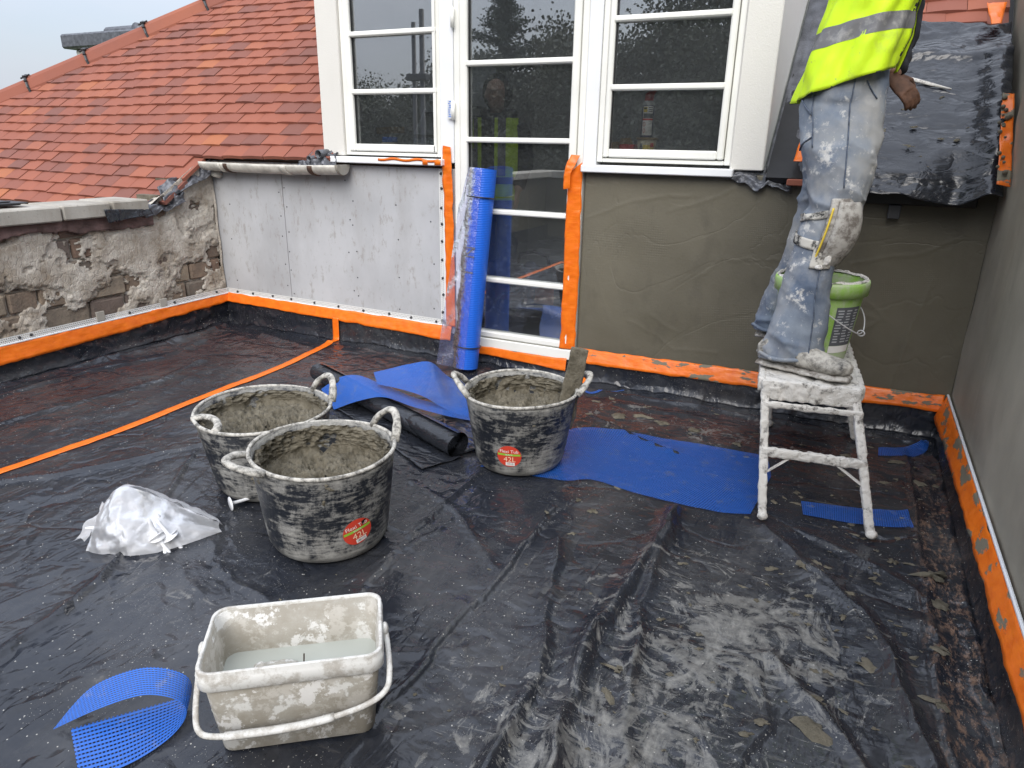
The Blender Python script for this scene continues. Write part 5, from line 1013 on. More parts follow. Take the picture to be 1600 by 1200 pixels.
def bagside(back):
    A = np.array([(-1.94, 1.075, .008), (-1.84, 1.105, .006), (-1.74, 1.18, .006), (-1.665, 1.345, .008)]) if not back else np.array([(-2.01, 1.16, .01), (-1.99, 1.26, .012), (-1.90, 1.33, .012), (-1.70, 1.38, .01)])
    T = np.array([(-1.965, 1.16, .10), (-1.925, 1.215, .165), (-1.85, 1.285, .11), (-1.70, 1.365, .02)])
    a, t = catmull(A, 50), catmull(T, 50); v = np.linspace(0, 1, 26)[None, :, None]; P = a[:, None]*(1-v)+t[:, None]*v
    nr = np.array([.5, -.75, .35]) if not back else np.array([-.5, .7, .4])
    P = P+nr*(.040*np.sin(np.pi*v)*np.sin(np.pi*np.linspace(.1, .95, 50))[:, None, None]); c = 1-np.abs(fbm(P[..., 0]*13+3*back, P[..., 1]*13, P[..., 2]*16, 4)); P = P+nr*(.026*(c-.6))[..., None]
    P[..., 2] = np.maximum(P[..., 2], .007); return MB().grid(P)
obj('front_film', bagside(0), MAT['bag_plastic'], bg_, True).matrix_parent_inverse = Matrix.Translation(bg_.location).inverted()
obj('back_film', bagside(1), MAT['bag_plastic'], bg_, True).matrix_parent_inverse = Matrix.Translation(bg_.location).inverted()
P = np.array([[(-1.975-.045*u+.03*v, 1.10+.10*v-.01*u, .015+.085*v+.012*math.sin(v*9+u*4)) for v in np.linspace(0, 1, 20)] for u in np.linspace(0, 1, 14)]); P[..., 0] += .012*fbm(P[..., 1]*22, P[..., 2]*22, 3, 3)
ch('open_mouth', MB().grid(P), MAT['bag_plastic'], bg_, True)

# ================================================================ HOP-UP STOOL
st = thing('step_stool', 'plaster crusted white step platform the worker stands on', 'step stool', (-.05, 2.7, 0))
ZP = .455
FL, FR, RL, RR = Vector((-.200, 2.385, ZP)), Vector((.108, 2.435, ZP)), Vector((-.262, 3.02, ZP)), Vector((.045, 3.07, ZP))
fFL, fFR, fRL, fRR = Vector((-.124, 2.238, .004)), Vector((.208, 2.276, .004)), Vector((-.205, 3.13, .004)), Vector((.148, 3.135, .004))
def rough_link(name, m, vox, amp, mat, par, sc=40):
    me = displace(fin_mesh(m, vox, 2, name), lambda x, y, z: amp*fbm(x*sc, y*sc, z*sc, 4)); o = link(name, me, mat, par, True)
    o.matrix_parent_inverse = Matrix.Translation(par.location).inverted(); return o
def bar(m, a, b, w, d, side):
    a, b = Vector(a), Vector(b); t = (b-a).normalized(); s = Vector(side); s = (s-t*s.dot(t)).normalized(); n = t.cross(s)
    m.add([a+s*i*w/2+n*j*d/2 for i in (-1, 1) for j in (-1, 1)]+[b+s*i*w/2+n*j*d/2 for i in (-1, 1) for j in (-1, 1)], [(0, 1, 3, 2), (4, 6, 7, 5), (0, 4, 5, 1), (2, 3, 7, 6), (0, 2, 6, 4), (1, 5, 7, 3)]); return m
lx = (FR-FL).normalized(); ly = (RL-FL).normalized()
# platform: side rails with three slats across, leaving slots
for k, (q0, q1) in enumerate(((.0, .30), (.33, .63), (.66, 1.0))):
    a, b = FL*(1-q0)+RL*q0, FL*(1-q1)+RL*q1; c, d = FR*(1-q0)+RR*q0, FR*(1-q1)+RR*q1; m = MB()
    m.add([p for p in (a, c, d, b)]+[p-Vector((0, 0, .022)) for p in (a, c, d, b)], [(0, 1, 2, 3), (7, 6, 5, 4), (0, 4, 5, 1), (1, 5, 6, 2), (2, 6, 7, 3), (3, 7, 4, 0)]); rough_link('platform_slat', m, .006, .0035, MAT['stool'], st)
for a, b in ((FL, RL), (FR, RR)): rough_link('side_rail', bar(MB(), a-Vector((0, 0, .022)), b-Vector((0, 0, .022)), .022, .05, lx), .006, .003, MAT['stool'], st)
rough_link('end_apron', bar(MB(), FL-Vector((0, 0, .032))-ly*.008, FR-Vector((0, 0, .032))-ly*.008, .066, .024, (0, 0, 1)), .006, .005, MAT['stool'], st)
rough_link('end_apron', bar(MB(), RL-Vector((0, 0, .03)), RR-Vector((0, 0, .03)), .06, .02, (0, 0, 1)), .006, .004, MAT['stool'], st)
for top, ft in ((FL+lx*.014, fFL), (FR-lx*.014, fFR), (RL+lx*.014, fRL), (RR-lx*.014, fRR)):
    rough_link('leg', bar(MB(), top-Vector((0, 0, .03)), ft+(top-ft)*.03, .028, .026, lx), .0050, .0022, MAT['stool'], st, 45)
    m = MB(); m.sphere(ft+Vector((0, 0, .016)), (.0185, .0185, .016), 14, 8); rough_link('foot', m, .005, .003, MAT['stool'], st)
def along(a, b, z): q = (a.z-z)/(a.z-b.z); return a*(1-q)+b*q
for a, fa, b, fb in ((FL, fFL, FR, fFR), (RL, fRL, RR, fRR)):
    p, q = along(a, fa, .225), along(b, fb, .225); rough_link('cross_bar', bar(MB(), p, q, .030, .022, (0, 0, 1)), .0050, .003, MAT['stool'], st, 60)
    p2, q2 = along(a, fa, .375), along(b, fb, .375); rough_link('upper_bar', bar(MB(), p2, q2, .022, .016, (0, 0, 1)), .0055, .003, MAT['stool'], st)
    for leg0, legf, e, s in ((a, fa, p*.72+q*.28, 1), (b, fb, p*.28+q*.72, -1)):
        l0 = along(leg0, legf, .15); m = bar(MB(), l0, e-Vector((0, 0, .012)), .010, .006, (0, 1, 0)); ch('brace', m, MAT['stool'], st)

# ================================================================ GREEN BUCKET
gb = thing('green_bucket', 'dusty lime green bucket with dark label standing on the step platform', 'bucket', (-.075, 2.755, ZP+.004))
BH = .295; br_ = lambda z: .118+.034*z/BH
obj('bucket_wall', MB().lathe([(.0001, 0), (br_(0)-.006, 0), (br_(0), .006)]+[(br_(z), z) for z in np.linspace(.03, BH, 8)]+[(br_(BH)-.004, BH)]+[(br_(z)-.004, z) for z in np.linspace(BH-.01, .02, 6)]+[(.0001, .012)], 56), MAT['green'], gb, True)
obj('collar', MB().lathe([(br_(BH-.05)+.001, BH-.048), (br_(BH)+.008, BH-.046), (br_(BH)+.009, BH-.006), (br_(BH)+.006, BH+.003), (br_(BH)-.003, BH+.003)], 56), MAT['green'], gb, True)
obj('drip_tab', MB().grid([[((br_(BH)+.0075)*math.cos(t), (br_(BH)+.0075)*math.sin(t), z) for z in (BH-.066, BH-.045)] for t in np.linspace(R(-118), R(-78), 10)]), MAT['green'], gb, True)
P = np.array([[((br_(BH)+.003)*math.cos(t)+(-.012*s)*math.cos(t), (br_(BH)+.003)*math.sin(t)-.012*s*math.sin(t), BH+.004+.006*math.sin(s*3.14)+.004*float(fbm(t*9, s*2, 3., 3))) for s in np.linspace(0, 1, 5)] for t in np.linspace(0, 2*math.pi, 90)]); obj('crusted_rim', MB().grid(P), MAT['stool'], gb, True)
obj('mortar_fill', MB().lathe([(.0001, BH-.05), (.07, BH-.045), (br_(BH)-.006, BH-.052)], 40), MAT['mortar'], gb, True)
def blabel(a0, a1, z0, z1, off, mt, nm, par): return obj(nm, MB().grid([[((br_(z)+off)*math.cos(t), (br_(z)+off)*math.sin(t), z) for z in np.linspace(z0, z1, 6)] for t in np.linspace(R(a0), R(a1), 14)]), mt, par, True)
lb = blabel(-62, -18, .072, .215, .0012, MAT['darklab'], 'label', gb); blabel(-62, -18, .045, .071, .0012, MAT['whiteprint'], 'label_foot', gb)
for i in range(12):
    z = .085+i*.0105
    for j in range(3):
        a0 = -60+j*14+random.uniform(0, 2); blabel(a0, a0+random.uniform(7, 11), z, z+.0045, .0020, MAT['greylab'], 'print_line', lb)
wp = [((br_(BH)+.013)*math.cos(R(a)), (br_(BH)+.013)*math.sin(R(a)), z) for a, z in ((-100, .245), (-85, .215), (-65, .175), (-40, .135), (-22, .118), (-5, .130), (20, .17), (50, .22), (70, .245))]
m = MB(); m.tube(catmull(wp, 40), .0024, 7); hb_ = obj('wire_handle', m, MAT['silver'], gb, True)
m = MB(); m.tube([((br_(BH)+.013+.012*math.cos(t))*math.cos(R(-18)), (br_(BH)+.013+.012*math.cos(t))*math.sin(R(-18)), .118+.010*math.sin(t)) for t in np.linspace(0, 6.28, 14)], .0024, 6, False); obj('wire_loop', m, MAT['silver'], hb_, True)

# ================================================================ PEOPLE
def hand(m, o, d, pn, side, curl=.7, s=1.0):
    """palm and five fingers: o wrist, d direction of fingers, pn palm normal (fingers curl towards it), side = thumb direction sign"""
    d, pn = Vector(d).normalized(), Vector(pn); pn = (pn-d*pn.dot(d)).normalized(); sd_ = d.cross(pn)*side; o = Vector(o)
    m.loft([(o-d*.02*s, sd_*.026*s, pn*.020*s), (o+d*.02*s, sd_*.034*s, pn*.019*s), (o+d*.06*s, sd_*.042*s, pn*.017*s), (o+d*.092*s, sd_*.041*s, pn*.014*s)], 14)
    for k, L in zip((-1.5, -.5, .5, 1.5), (.062, .074, .080, .072)):
        p = o+d*.088*s+sd_*k*.0205*s; dirn = d.copy(); pts = [p-d*.015*s, p]
        for j, q in enumerate((.45, .32, .23)):
            ang = curl*(.55+.35*j); dirn = (dirn*math.cos(ang)+pn*math.sin(ang)).normalized(); p = p+dirn*L*q*s*1.15; pts.append(p)
            pn2 = pn
        m.tube(pts, [.0105*s, .0108*s, .0102*s, .0095*s, .0078*s], 10); m.sphere(pts[-1], .0078*s, 10, 6)
    p = o+d*.028*s+sd_*.034*s; q1 = p+(sd_*.6+d*.75+pn*.35).normalized()*.042*s; q2 = q1+(d*.9+pn*.5-sd_*.05).normalized()*.032*s
    m.tube([p-sd_*.02*s, p, q1, q2], [.014*s, .0135*s, .0118*s, .0088*s], 10); m.sphere(q2, .0088*s, 10, 6)
def head(m, c, f, s=1.0):
    """skull, jaw, nose, ears, brow: c centre of the head, f facing"""
    c, f = Vector(c), Vector(f); f.z = 0; f.normalize(); r = Vector((0, 0, 1)).cross(f)*-1; u = Vector((0, 0, 1))
    m.loft([(c-u*.115*s+f*.035*s, r*.028*s, f*.030*s), (c-u*.095*s+f*.028*s, r*.050*s, f*.060*s), (c-u*.06*s+f*.016*s, r*.064*s, f*.080*s), (c-u*.01*s+f*.004*s, r*.074*s, f*.094*s), (c+u*.04*s-f*.004*s, r*.077*s, f*.098*s), (c+u*.085*s-f*.006*s, r*.064*s, f*.082*s), (c+u*.112*s-f*.006*s, r*.034*s, f*.045*s), (c+u*.12*s, r*.008*s, f*.010*s)], 20)
    m.loft([(c+u*.012*s+f*.092*s, r*.008*s, u*.006*s), (c-u*.012*s+f*.106*s, r*.011*s, u*.008*s), (c-u*.028*s+f*.108*s, r*.015*s, u*.007*s), (c-u*.036*s+f*.092*s, r*.012*s, u*.004*s)], 10)
    for q in (-1, 1): m.sphere(c+r*q*.078*s-u*.005*s-f*.01*s, (.012*s, .022*s, .030*s) if abs(r.x) > .7 else (.022*s, .012*s, .030*s), 10, 7)
    m.tube([c+r*.045*s+u*.028*s+f*.086*s, c+u*.030*s+f*.100*s, c-r*.045*s+u*.028*s+f*.086*s], .010*s, 8)
    m.tube([c+r*.024*s-u*.062*s+f*.088*s, c-u*.060*s+f*.097*s, c-r*.024*s-u*.062*s+f*.088*s], .007*s, 8)
X1, Y1, Z1 = Vector((1, 0, 0)), Vector((0, 1, 0)), Vector((0, 0, 1))
def folds(amp, seed, zf=26, xf=9):
    return lambda x, y, z: amp*(1-2*np.abs(fbm(x*xf+seed, y*xf+z*3, z*zf*.5+x*6, 4, .55)))+amp*.5*fbm(x*30, y*30, z*30, 2)
# --- the worker on the platform
wk = thing('person', 'worker in dusty jeans and dirty yellow hi-vis vest standing on the step platform', 'person', (-.12, 2.75, ZP+.004))
def wl_(name, me, mat, smooth=True, par=None):
    o = link(name, me, mat, par or wk, smooth)
    o.matrix_parent_inverse = Matrix.Translation(wk.location).inverted(); return o
body = MB()
head(body, (.055, 2.76, 2.075), (1, .15, 0)); body.tube([(.03, 2.76, 1.90), (.045, 2.76, 2.0)], [.062, .056], 14)
body.loft([((-.10, 2.76, 1.40), X1*.105, Y1*.15), ((-.08, 2.76, 1.55), X1*.10, Y1*.14), ((-.04, 2.76, 1.72), X1*.11, Y1*.165), ((.0, 2.76, 1.86), X1*.09, Y1*.17), ((.02, 2.76, 1.92), X1*.06, Y1*.08)], 18)
for pts, rr2 in ((((.0, 2.93, 1.86), (.04, 2.985, 1.62), (.032, 2.865, 1.435)), (.052, .042, .030)), (((.0, 2.59, 1.86), (.20, 2.62, 1.80), (.37, 2.72, 1.97)), (.052, .042, .030))): body.tube(catmull(pts, 12), list(np.interp(np.linspace(0, 2, 12), (0, 1, 2), rr2)), 12)
wl_('body', fin_mesh(body, .009, 3, 'body'), MAT['skin'])
hm = MB(); hm.sphere((.046, 2.76, 2.105), (.104, .084, .096), 18, 12); wl_('hair', displace(fin_mesh(hm, .008, 1, 'hair'), lambda x, y, z: .006*fbm(x*40, y*40, z*40, 3)-np.where((x > .10) & (z < 2.15), .05, 0)-np.where(z < 2.04, .03, 0)), MAT['hair'])
slv = MB()
for pts in (((.0, 2.92, 1.87), (.04, 2.985, 1.62), (.03, 2.875, 1.45)), ((.0, 2.60, 1.87), (.20, 2.62, 1.80), (.36, 2.715, 1.955))): slv.tube(catmull(pts, 14), list(np.interp(np.linspace(0, 2, 14), (0, 1, 2), (.068, .055, .042))), 14)
slv.loft([((-.09, 2.76, 1.46), X1*.115, Y1*.16), ((-.07, 2.76, 1.60), X1*.112, Y1*.158), ((-.03, 2.76, 1.76), X1*.122, Y1*.178), ((.005, 2.76, 1.88), X1*.10, Y1*.18), ((.03, 2.76, 1.94), X1*.07, Y1*.085)], 18)
wl_('sweatshirt', displace(fin_mesh(slv, .010, 2, 'sweatshirt'), folds(.006, 3.)), MAT['sweater'])
gv = MB(); hand(gv, (.035, 2.86, 1.428), (.70, -.12, -.60), (-.35, .85, -.35), 1, .62, .78); wl_('glove', fin_mesh(gv, .0036, 2, 'glove'), MAT['glove'])
gv = MB(); hand(gv, (.372, 2.722, 1.97), (.5, .3, .8), (.6, .4, -.6), -1, .5, 1.05); wl_('glove', fin_mesh(gv, .0045, 2, 'glove'), MAT['glove'])
jn = MB()
near = [(.500, -.134, 2.545, .107, .080), (.53, -.130, 2.545, .104, .080), (.58, -.122, 2.550, .099, .080), (.66, -.116, 2.560, .090, .078), (.75, -.115, 2.575, .082, .078), (.84, -.106, 2.595, .077, .075), (.93, -.096, 2.610, .079, .078), (.98, -.085, 2.620, .083, .082), (1.04, -.066, 2.630, .092, .090), (1.12, -.075, 2.645, .106, .095), (1.22, -.088, 2.665, .127, .100), (1.32, -.100, 2.690, .132, .105), (1.40, -.104, 2.71, .126, .105)]
far = [(.505, -.215, 2.930, .096, .080), (.54, -.213, 2.928, .095, .080), (.60, -.206, 2.920, .092, .078), (.70, -.180, 2.910, .085, .076), (.80, -.155, 2.895, .078, .074), (.92, -.135, 2.880, .080, .076), (1.05, -.105, 2.870, .094, .086), (1.20, -.10, 2.855, .118, .098), (1.32, -.102, 2.835, .126, .105), (1.40, -.104, 2.81, .122, .105)]
for L in (near, far): jn.loft([((x, y, z), X1*a+(Z1*.012 if i == 0 else Z1*0), Y1*b) for i, (z, x, y, a, b) in enumerate(L)], 22)
jn.loft([((-.100, 2.76, 1.27), X1*.118, Y1*.150), ((-.104, 2.76, 1.35), X1*.132, Y1*.180), ((-.105, 2.76, 1.42), X1*.130, Y1*.178), ((-.105, 2.76, 1.47), X1*.124, Y1*.168)], 22)
def jf(x, y, z):
    knee = 1.2*np.exp(-((z-1.03)/.06)**2)+.9*np.exp(-((z-.55)/.05)**2)+.35*np.exp(-((z-.74)/.10)**2)+.35*np.exp(-((z-1.18)/.08)**2)
    ph = z*30+x*20+y*12+2.6*fbm(x*5, y*5, z*5, 2); diag = 1-np.abs(np.sin(ph))**.7
    rid = 1-np.abs(fbm(x*7+2, y*7, z*11+x*5, 3, .5))*1.6
    return .013*knee*(diag-.4)+.009*(np.clip(rid, 0, 1)**2-.4)*(.35+.65*np.clip(knee, 0, 1))+.004*fbm(x*5, y*5+4, z*4, 2)+.0012*fbm(x*26, y*26, z*26, 2)
jme = displace(fin_mesh(jn, .0062, 4, 'jeans'), jf); jo = wl_('jeans', jme, MAT['denim'])
# seams, hem and pocket on the near leg
def onleg(L, z, th, off=.004):
    zs_ = [q[0] for q in L]; x = np.interp(z, zs_, [q[1] for q in L]); y = np.interp(z, zs_, [q[2] for q in L]); a = np.interp(z, zs_, [q[3] for q in L]); b = np.interp(z, zs_, [q[4] for q in L]); return Vector((x+(a+off)*math.cos(th), y+(b+off)*math.sin(th), z))
def snap(p, off=.0025):
    ok, loc, nr, i = jo_bvh.find_nearest(Vector(p))[0] is not None, *jo_bvh.find_nearest(Vector(p))[:3]; return loc+nr*off
from mathutils.bvhtree import BVHTree
jo_bvh = BVHTree.FromPolygons([tuple(v.co) for v in jme.vertices], [tuple(p.vertices) for p in jme.polygons])
def seam(pts, r=.0032, mat='seam', nm='seam'):
    m = MB(); m.tube([snap(p) for p in pts], r, 6, True, .7); o = obj(nm, m, MAT[mat], jo, True); return o
seam([onleg(near, z, R(-62+8*math.sin(z*5))) for z in np.linspace(.515, .82, 24)]); seam([onleg(near, z, R(-78)) for z in np.linspace(1.08, 1.42, 24)])
seam([onleg(near, z, R(-128)) for z in np.linspace(1.20, 1.36, 12)]); seam([onleg(near, 1.36-.012*q, R(-160+q*6.4)) for q in np.linspace(0, 5, 10)]); seam([onleg(near, 1.19+.010*q, R(-168+q*9)) for q in np.linspace(0, 4.5, 10)])
seam([onleg(near, 1.40-.05*q, R(-62+q*22)) for q in np.linspace(0, 1, 8)])
for L, z0 in ((near, .508), (far, .512)):
    m = MB(); m.tube([snap(onleg(L, z0+.004*math.sin(4*t), t), .001) for t in np.linspace(0, 2*math.pi, 40)], .0072, 7, False); o = obj('hem', m, MAT['denim'], jo, True)
# boots
def boot(heel, toe, nm='boot'):
    h, t = Vector(heel), Vector(toe); d = (t-h); d.z = 0; L = d.length; d.normalize(); s = d.cross(Z1)
    m = MB(); secs = ((-.004, .034, .016, .075), (.02, .040, .004, .10), (.07, .041, .004, .115), (.12, .042, .004, .105), (.17, .047, .004, .085), (.215, .052, .004, .072), (.26, .051, .004, .066), (.295, .041, .006, .058), (.315, .022, .014, .046))
    m.loft([(h+d*q*L/.315+Z1*(.012+(z0+z1)/2), s*w*.96, Z1*(z1-z0)/2) for q, w, z0, z1 in secs], 18); m.loft([(h+d*.080+Z1*.06, d*.060, s*.042), (h+d*.095+Z1*.09, d*.050, s*.040), (h+d*.105+Z1*.12, d*.045, s*.040)], 18)
    upper = wl_(nm, displace(fin_mesh(m, .006, 4, nm), lambda x, y, z: .003*fbm(x*40, y*40, z*40, 4)), MAT['boot'])
    m = MB(); m.loft([(h+d*q*L/.315+Z1*.012, s*(w+.004), Z1*.012) for q, w, z0, z1 in secs], 14)
    for q in (.03, .06, .09): pass
    o = link('sole', displace(fin_mesh(m, .005, 1, 'sole'), lambda x, y, z: .0025*fbm(x*60, y*60, z*60, 3)), MAT['kneeshell'], upper, True)
boot((-.232, 2.545, ZP+.005), (.070, 2.462, ZP+.005)); boot((-.292, 2.945, ZP+.005), (-.01, 2.93, ZP+.005))
# knee pad on the near leg
kp = Vector((-.030, 2.565, .925)); kd = Vector((.86, -.5, 0)).normalized(); ks = Vector((.5, .86, 0)).normalized(); kt = Vector((-.20, .1, -.97)).normalized()
def padpt(u, v, off): # u across -1..1, v along -1..1
    return kp+ks*(u*.078)+kt*(v*.125)-kd*(.035*u*u+.030*v*v)+kd*off
P = [[padpt(u*math.sqrt(max(0, 1-.35*v*v)), v, .016*(1-u*u)*(1-v*v)+.010) for u in np.linspace(-1, 1, 16)] for v in np.linspace(-1, 1, 22)]
kpo = wl_('knee_pad', MB().grid(P).mesh('knee_pad'), MAT['kneeshell']); kpo.modifiers.new('s', 'SOLIDIFY').thickness = -.016
P = [[padpt(u*.92*math.sqrt(max(0, 1-.35*v*v)), v*.92, .030+.016*(1-u*u)*(1-v*v)) for u in np.linspace(-1, 1, 14)] for v in np.linspace(-1, 1, 20)]
o = link('pad_shell', MB().grid(P).mesh('pad_shell'), MAT['kneeshell'], kpo, True); o.modifiers.new('s', 'SOLIDIFY').thickness = -.012
m = MB(); m.tube([padpt(-.98*math.sqrt(max(0, 1-.35*v*v)), v*.95, .016) for v in np.linspace(-.8, 1, 24)], .0035, 6); o = link('piping', m.mesh('piping'), MAT['yellowlab'], kpo, True)
def strap(z0, dz, w, th0, th1, mat, nm):
    rows = []
    for t in np.linspace(th0, th1, 24):
        q = (t-th0)/(th1-th0); rows.append([snap(onleg(near, z0+dz*q+e, R(t)), .006) for e in np.linspace(-w, w, 5)])
    o = link(nm, MB().grid(rows).mesh(nm), mat, kpo, True); o.modifiers.new('s', 'SOLIDIFY').thickness = .004
strap(1.005, -.035, .012, -50, -190, MAT['knee'], 'strap'); strap(.885, .03, .016, -50, -200, MAT['knee'], 'strap')
rows = [[snap(onleg(near, z, R(t)), .007) for t in np.linspace(-95, -45, 12)] for z in np.linspace(.82, .905, 10)]
o = link('side_panel', MB().grid(rows).mesh('side_panel'), MAT['knee'], kpo, True); o.modifiers.new('s', 'SOLIDIFY').thickness = .004
m = MB(); m.sphere(snap(onleg(near, .995, R(-62)), .012), (.016, .008, .014), 12, 8); o = link('buckle', m.mesh('buckle'), MAT['kneeshell'], kpo, True)
for z, t in ((.885, -62), (.85, -60), (.825, -75)):
    m = MB(); m.sphere(snap(onleg(near, z, R(t)), .012), (.014, .008, .022 if z > .83 else .009), 12, 8); o = link('buckle', displace(fin_mesh(m, .004, 1, 'buckle'), lambda x, y, z: .002*fbm(x*90, y*90, z*90, 2)), MAT['stool'], kpo, True)
# vest: one open tube of cloth, hem dipping at the back, bands in separate cloth strips
def vest_pt(t, q, off=0, seed=0.):
    """t angle, q 0 hem .. 1 shoulder"""
    zc = np.interp(q, (0, .18, .4, .65, 1), (1.395, 1.49, 1.60, 1.73, 1.90)); cx_ = np.interp(q, (0, .18, .4, .65, 1), (-.100, -.085, -.060, -.035, .0)); a = np.interp(q, (0, .18, .4, .65, 1), (.150, .148, .142, .138, .118)); b = np.interp(q, (0, .18, .4, .65, 1), (.198, .196, .192, .195, .195))
    z = zc-.052*math.cos(t-math.pi)*(1-q)**1.5*(1.0)
    w = .011*math.sin(t*5+q*4)*(1-q)+.006*math.sin(t*11-q*9)+.009*float(fbm(t*1.6, q*5., 4., 3))
    return Vector((cx_+(a+w+off)*math.cos(t), 2.76+(b+w+off)*math.sin(t), z))
N_T = 120; ts = np.linspace(.35, 2*math.pi-.35, N_T)
vo = wl_('safety_vest', MB().grid([[vest_pt(t, q) for q in np.linspace(0, 1, 50)] for t in ts]).mesh('safety_vest'), MAT['vest']); vo.modifiers.new('s', 'SOLIDIFY').thickness = .003
def vchild(nm, q0, q1, mat, off, t0=.35, t1=2*math.pi-.35, n=N_T, k=8):
    o = link(nm, MB().grid([[vest_pt(t, q, off) for q in np.linspace(q0, q1, k)] for t in np.linspace(t0, t1, n)]).mesh(nm), mat, vo, True); return o
vchild('reflective_band', .245, .355, MAT['band'], .004); vchild('reflective_band', .56, .66, MAT['band'], .004); vchild('binding', -.012, .006, MAT['binding'], .003, k=3)
vchild('front_edge', 0, 1, MAT['binding'], .003, .33, .42, 4, 30); vchild('front_edge', 0, 1, MAT['binding'], .003, 2*math.pi-.42, 2*math.pi-.33, 4, 30)

# --- second person just inside the glazed door
p2 = thing('person', 'person in dark hooded top and open hi-vis vest standing inside the glazed door', 'person', (-2.56, 5.0, 0))
def l2(nm, me, mat):
    o = link(nm, me, mat, p2, True); o.matrix_parent_inverse = Matrix.Translation(p2.location).inverted(); return o
px, py = -2.56, 5.0
b2 = MB(); head(b2, (px, py-.02, 1.535), (.45, -1, 0)); b2.tube([(px, py, 1.36), (px, py-.005, 1.46)], [.06, .055], 12)
b2.loft([((px, py, .85), X1*.15, Y1*.10), ((px, py, 1.1), X1*.155, Y1*.10), ((px, py, 1.30), X1*.18, Y1*.10), ((px, py, 1.39), X1*.09, Y1*.07)], 16)
for s in (-1, 1):
    b2.tube(catmull([(px+s*.18, py, 1.33), (px+s*.24, py+.02, 1.08), (px+s*.22, py-.08, .86)], 10), .035, 10); hand(b2, (px+s*.22, py-.085, .84), (0, -.2, -1), (-s, -.2, 0), s, .4)
    b2.tube([(px+s*.09, py, .85), (px+s*.10, py, .48), (px+s*.11, py+.02, .06)], [.075, .055, .04], 12); b2.loft([(Vector((px+s*.11, py+.06, .05)), X1*.035, Z1*.045), (Vector((px+s*.115, py-.05, .045)), X1*.042, Z1*.04), (Vector((px+s*.12, py-.19, .025)), X1*.035, Z1*.022)], 12)
l2('body', fin_mesh(b2, .010, 3, 'body'), MAT['skin'])
m = MB(); m.loft([((px, py, .80), X1*.185, Y1*.125), ((px, py, 1.1), X1*.18, Y1*.125), ((px, py, 1.31), X1*.205, Y1*.12), ((px, py+.01, 1.40), X1*.11, Y1*.10)], 18)
for s in (-1, 1): m.tube(catmull([(px+s*.18, py, 1.33), (px+s*.24, py+.02, 1.08), (px+s*.22, py-.075, .88)], 12), [.062]*4+[.055]*4+[.046]*4, 12)
m.tube([(px+.11*math.sin(a)+(.0), py+.02+.10*math.cos(a), 1.40) for a in np.linspace(-2.4, 2.4, 16)], .035, 10)
l2('hooded_top', displace(fin_mesh(m, .011, 2, 'hooded_top'), folds(.006, 9.)), MAT['sweater'])
m = MB(); m.sphere((px-.012, py+.022, 1.553), (.115, .120, .135), 20, 14); me = fin_mesh(m, .009, 1, 'hood'); me = displace(me, lambda x, y, z: np.where((y < py-.045) & (z < 1.62), -.075, 0)); l2('hood', me, MAT['sweater'])
m = MB()
for s in (-1, 1):
    for k, q in enumerate(np.linspace(0, 1, 2)): pass
    P = [[(px+s*(.055+.145*u+.0*z), py-.135*math.cos(u*1.35)-.02, z) for u in np.linspace(0, 1, 10)] for z in np.linspace(.78, 1.37, 16)]
    l2('vest_panel', MB().grid(P).mesh('vest_panel'), MAT['vest'])
    P = [[(px+s*(.055+.145*u), py-.140*math.cos(u*1.35)-.021, z) for u in np.linspace(0, 1, 10)] for z in (.90, .95)]; l2('reflective_band', MB().grid(P).mesh('reflective_band'), MAT['band'])
    P = [[(px+s*(.085+.05*u), py-.140*math.cos((.2+.35*u)*1.35)-.024, z) for u in np.linspace(0, 1, 5)] for z in np.linspace(.96, 1.37, 8)]; l2('reflective_band', MB().grid(P).mesh('reflective_band'), MAT['band'])
m = MB()
for s in (-1, 1): m.tube([(px+s*.09, py, .90), (px+s*.10, py, .48), (px+s*.11, py+.02, .07)], [.095, .078, .07], 14)
m.loft([((px, py, .80), X1*.17, Y1*.12), ((px, py, .95), X1*.165, Y1*.115)], 16); l2('jeans', displace(fin_mesh(m, .010, 2, 'jeans'), folds(.006, 2.)), MAT['denim'])

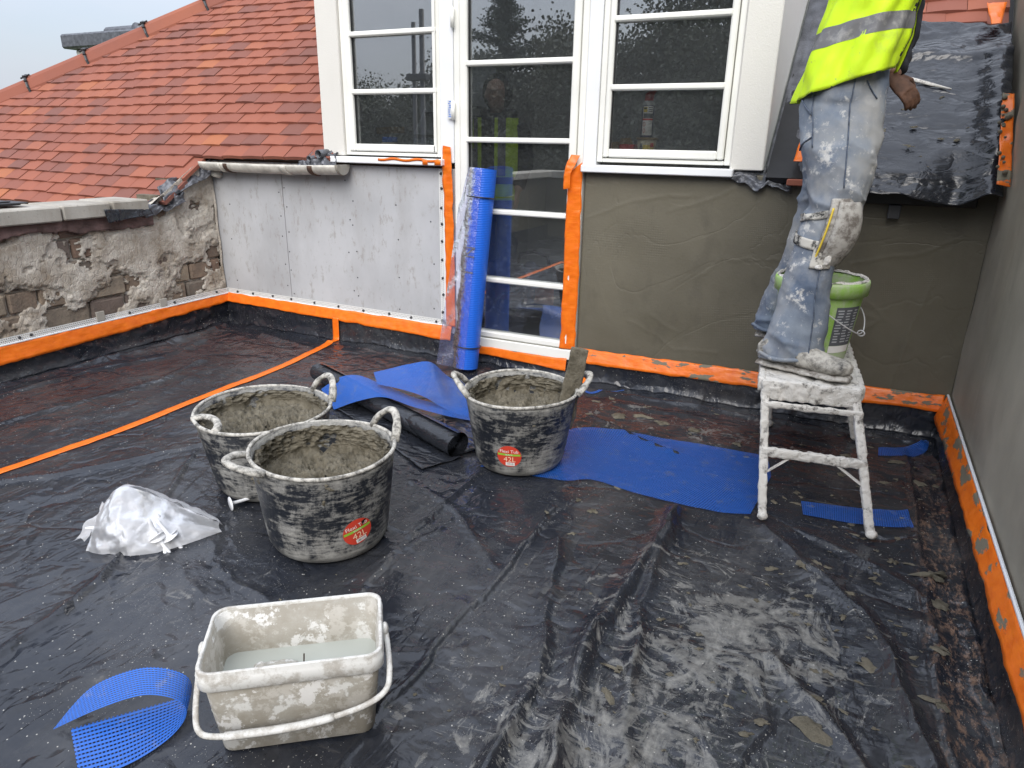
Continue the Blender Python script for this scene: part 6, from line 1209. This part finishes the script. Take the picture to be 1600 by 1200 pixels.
# ================================================================ OUT OF FRAME, MIRRORED IN THE GLASS: trees and a scaffold pole behind the photographer
def leaf_cloud(pts, size, mat, name, par, stretch=1.0):
    n = len(pts); d = rng.normal(size=(n, 3)); d /= np.linalg.norm(d, axis=1)[:, None]; e = rng.normal(size=(n, 3)); e -= d*(d*e).sum(1)[:, None]; e /= np.linalg.norm(e, axis=1)[:, None]
    s = size*rng.uniform(.6, 1.4, n)[:, None]; V = np.concatenate([pts-d*s*.5*stretch, pts+e*s*.45, pts+d*s*.5*stretch, pts-e*s*.45], 1).reshape(-1, 3)
    me = bpy.data.meshes.new(name); me.from_pydata(V.tolist(), [], [(4*i, 4*i+1, 4*i+2, 4*i+3) for i in range(n)]); o = link(name, me, mat, par); o.matrix_parent_inverse = Matrix.Translation(par.location).inverted(); return o
def broad_tree(x, y, top, rad, label, n=32000):
    t = thing('tree', label, 'tree', (x, y, -3.5), 'trees behind the terrace'); H = top+3.5
    m = MB(); m.tube([(x, y, -3.5), (x+.1, y, -3.5+H*.35), (x, y+.1, -3.5+H*.7), (x, y, top-.3)], [.22, .17, .10, .02], 8); pts = []
    for k in range(26):
        a = random.uniform(0, 6.28); z0 = -3.5+H*random.uniform(.2, .85); rr3 = rad*random.uniform(.5, 1)*(1-.55*((z0+3.5)/H)**2); tip = Vector((x+rr3*math.cos(a), y+rr3*math.sin(a), z0+H*random.uniform(.06, .16))); m.tube([(x, y, z0), tip], [.05, .01], 5)
        c = np.array(tip); pts.append(c+rng.normal(size=(n//26, 3))*rad*np.array([.22, .22, .24]))
    ch('trunk', m, MAT['bark'], t); leaf_cloud(np.concatenate(pts), .105, MAT['leaves'], 'crown', t)
def conifer(x, y, top, rad, label):
    t = thing('conifer', label, 'tree', (x, y, -3.5), 'trees behind the terrace'); H = top+3.5; m = MB(); m.tube([(x, y, -3.5), (x, y, top)], [.25, .01], 8); pts = []
    for z in np.arange(-2.5, top-.1, .17):
        q = (top-z)/H
        for k in range(7):
            a = random.uniform(0, 6.28); L = rad*(q**.85)*random.uniform(.7, 1.1); d = Vector((math.cos(a), math.sin(a), 0)); tip = Vector((x, y, z))+d*L+Z1*L*random.uniform(.05, .35); m.tube([(x, y, z), tip], [.022, .004], 4, False)
            s = rng.random((int(50+150*q), 1)); pts.append(np.array([x, y, z])*(1-s)+np.array(tip)*s+rng.normal(size=(len(s), 3))*np.array([.10, .10, .07]))
    ch('trunk', m, MAT['bark'], t); leaf_cloud(np.concatenate(pts), .07, MAT['needles'], 'crown', t, 1.6)
conifer(-12.5, -18.3, 6.5, 5.0, 'tall bare-edged conifer standing behind the terrace')
for i, (x, y, top, rad) in enumerate(((-9.6, -18.5, 4.9, 2.0), (-7.0, -19, 5.2, 2.1), (-5.0, -18, 6.0, 2.3), (-2.6, -19, 5.2, 2.3), (0.2, -18, 4.6, 2.2), (3.2, -19, 5.2, 2.5), (-15.2, -20, 3.6, 1.9), (-18.2, -20, 2.9, 2.0), (-21.5, -21, 3.0, 2.1), (-11.3, -16, 3.6, 1.8), (-8.2, -15.5, 3.7, 1.9), (-4.3, -15.5, 3.9, 2.0), (-14.2, -17, 3.1, 1.7))):
    broad_tree(x, y, top, rad, 'broad dark leafy tree in the row behind the terrace')
sp = thing('scaffold_pole', 'pair of steel scaffold poles with a coupler behind the terrace', 'scaffold', (-5.85, -2.3, -3.5))
m = MB(); m.tube([(-5.86, -2.3, -3.5), (-5.80, -2.3, 2.9)], .035, 10); ch('pole', m, MAT['slate'], sp, True); m = MB(); m.tube([(-6.0, -2.32, -3.5), (-5.95, -2.32, 2.75)], .03, 10); ch('pole', m, MAT['slate'], sp, True)
ch('coupler', MB().bbox(-6.05, -5.72, -2.36, -2.24, 2.0, 2.09, .01), MAT['slate'], sp)
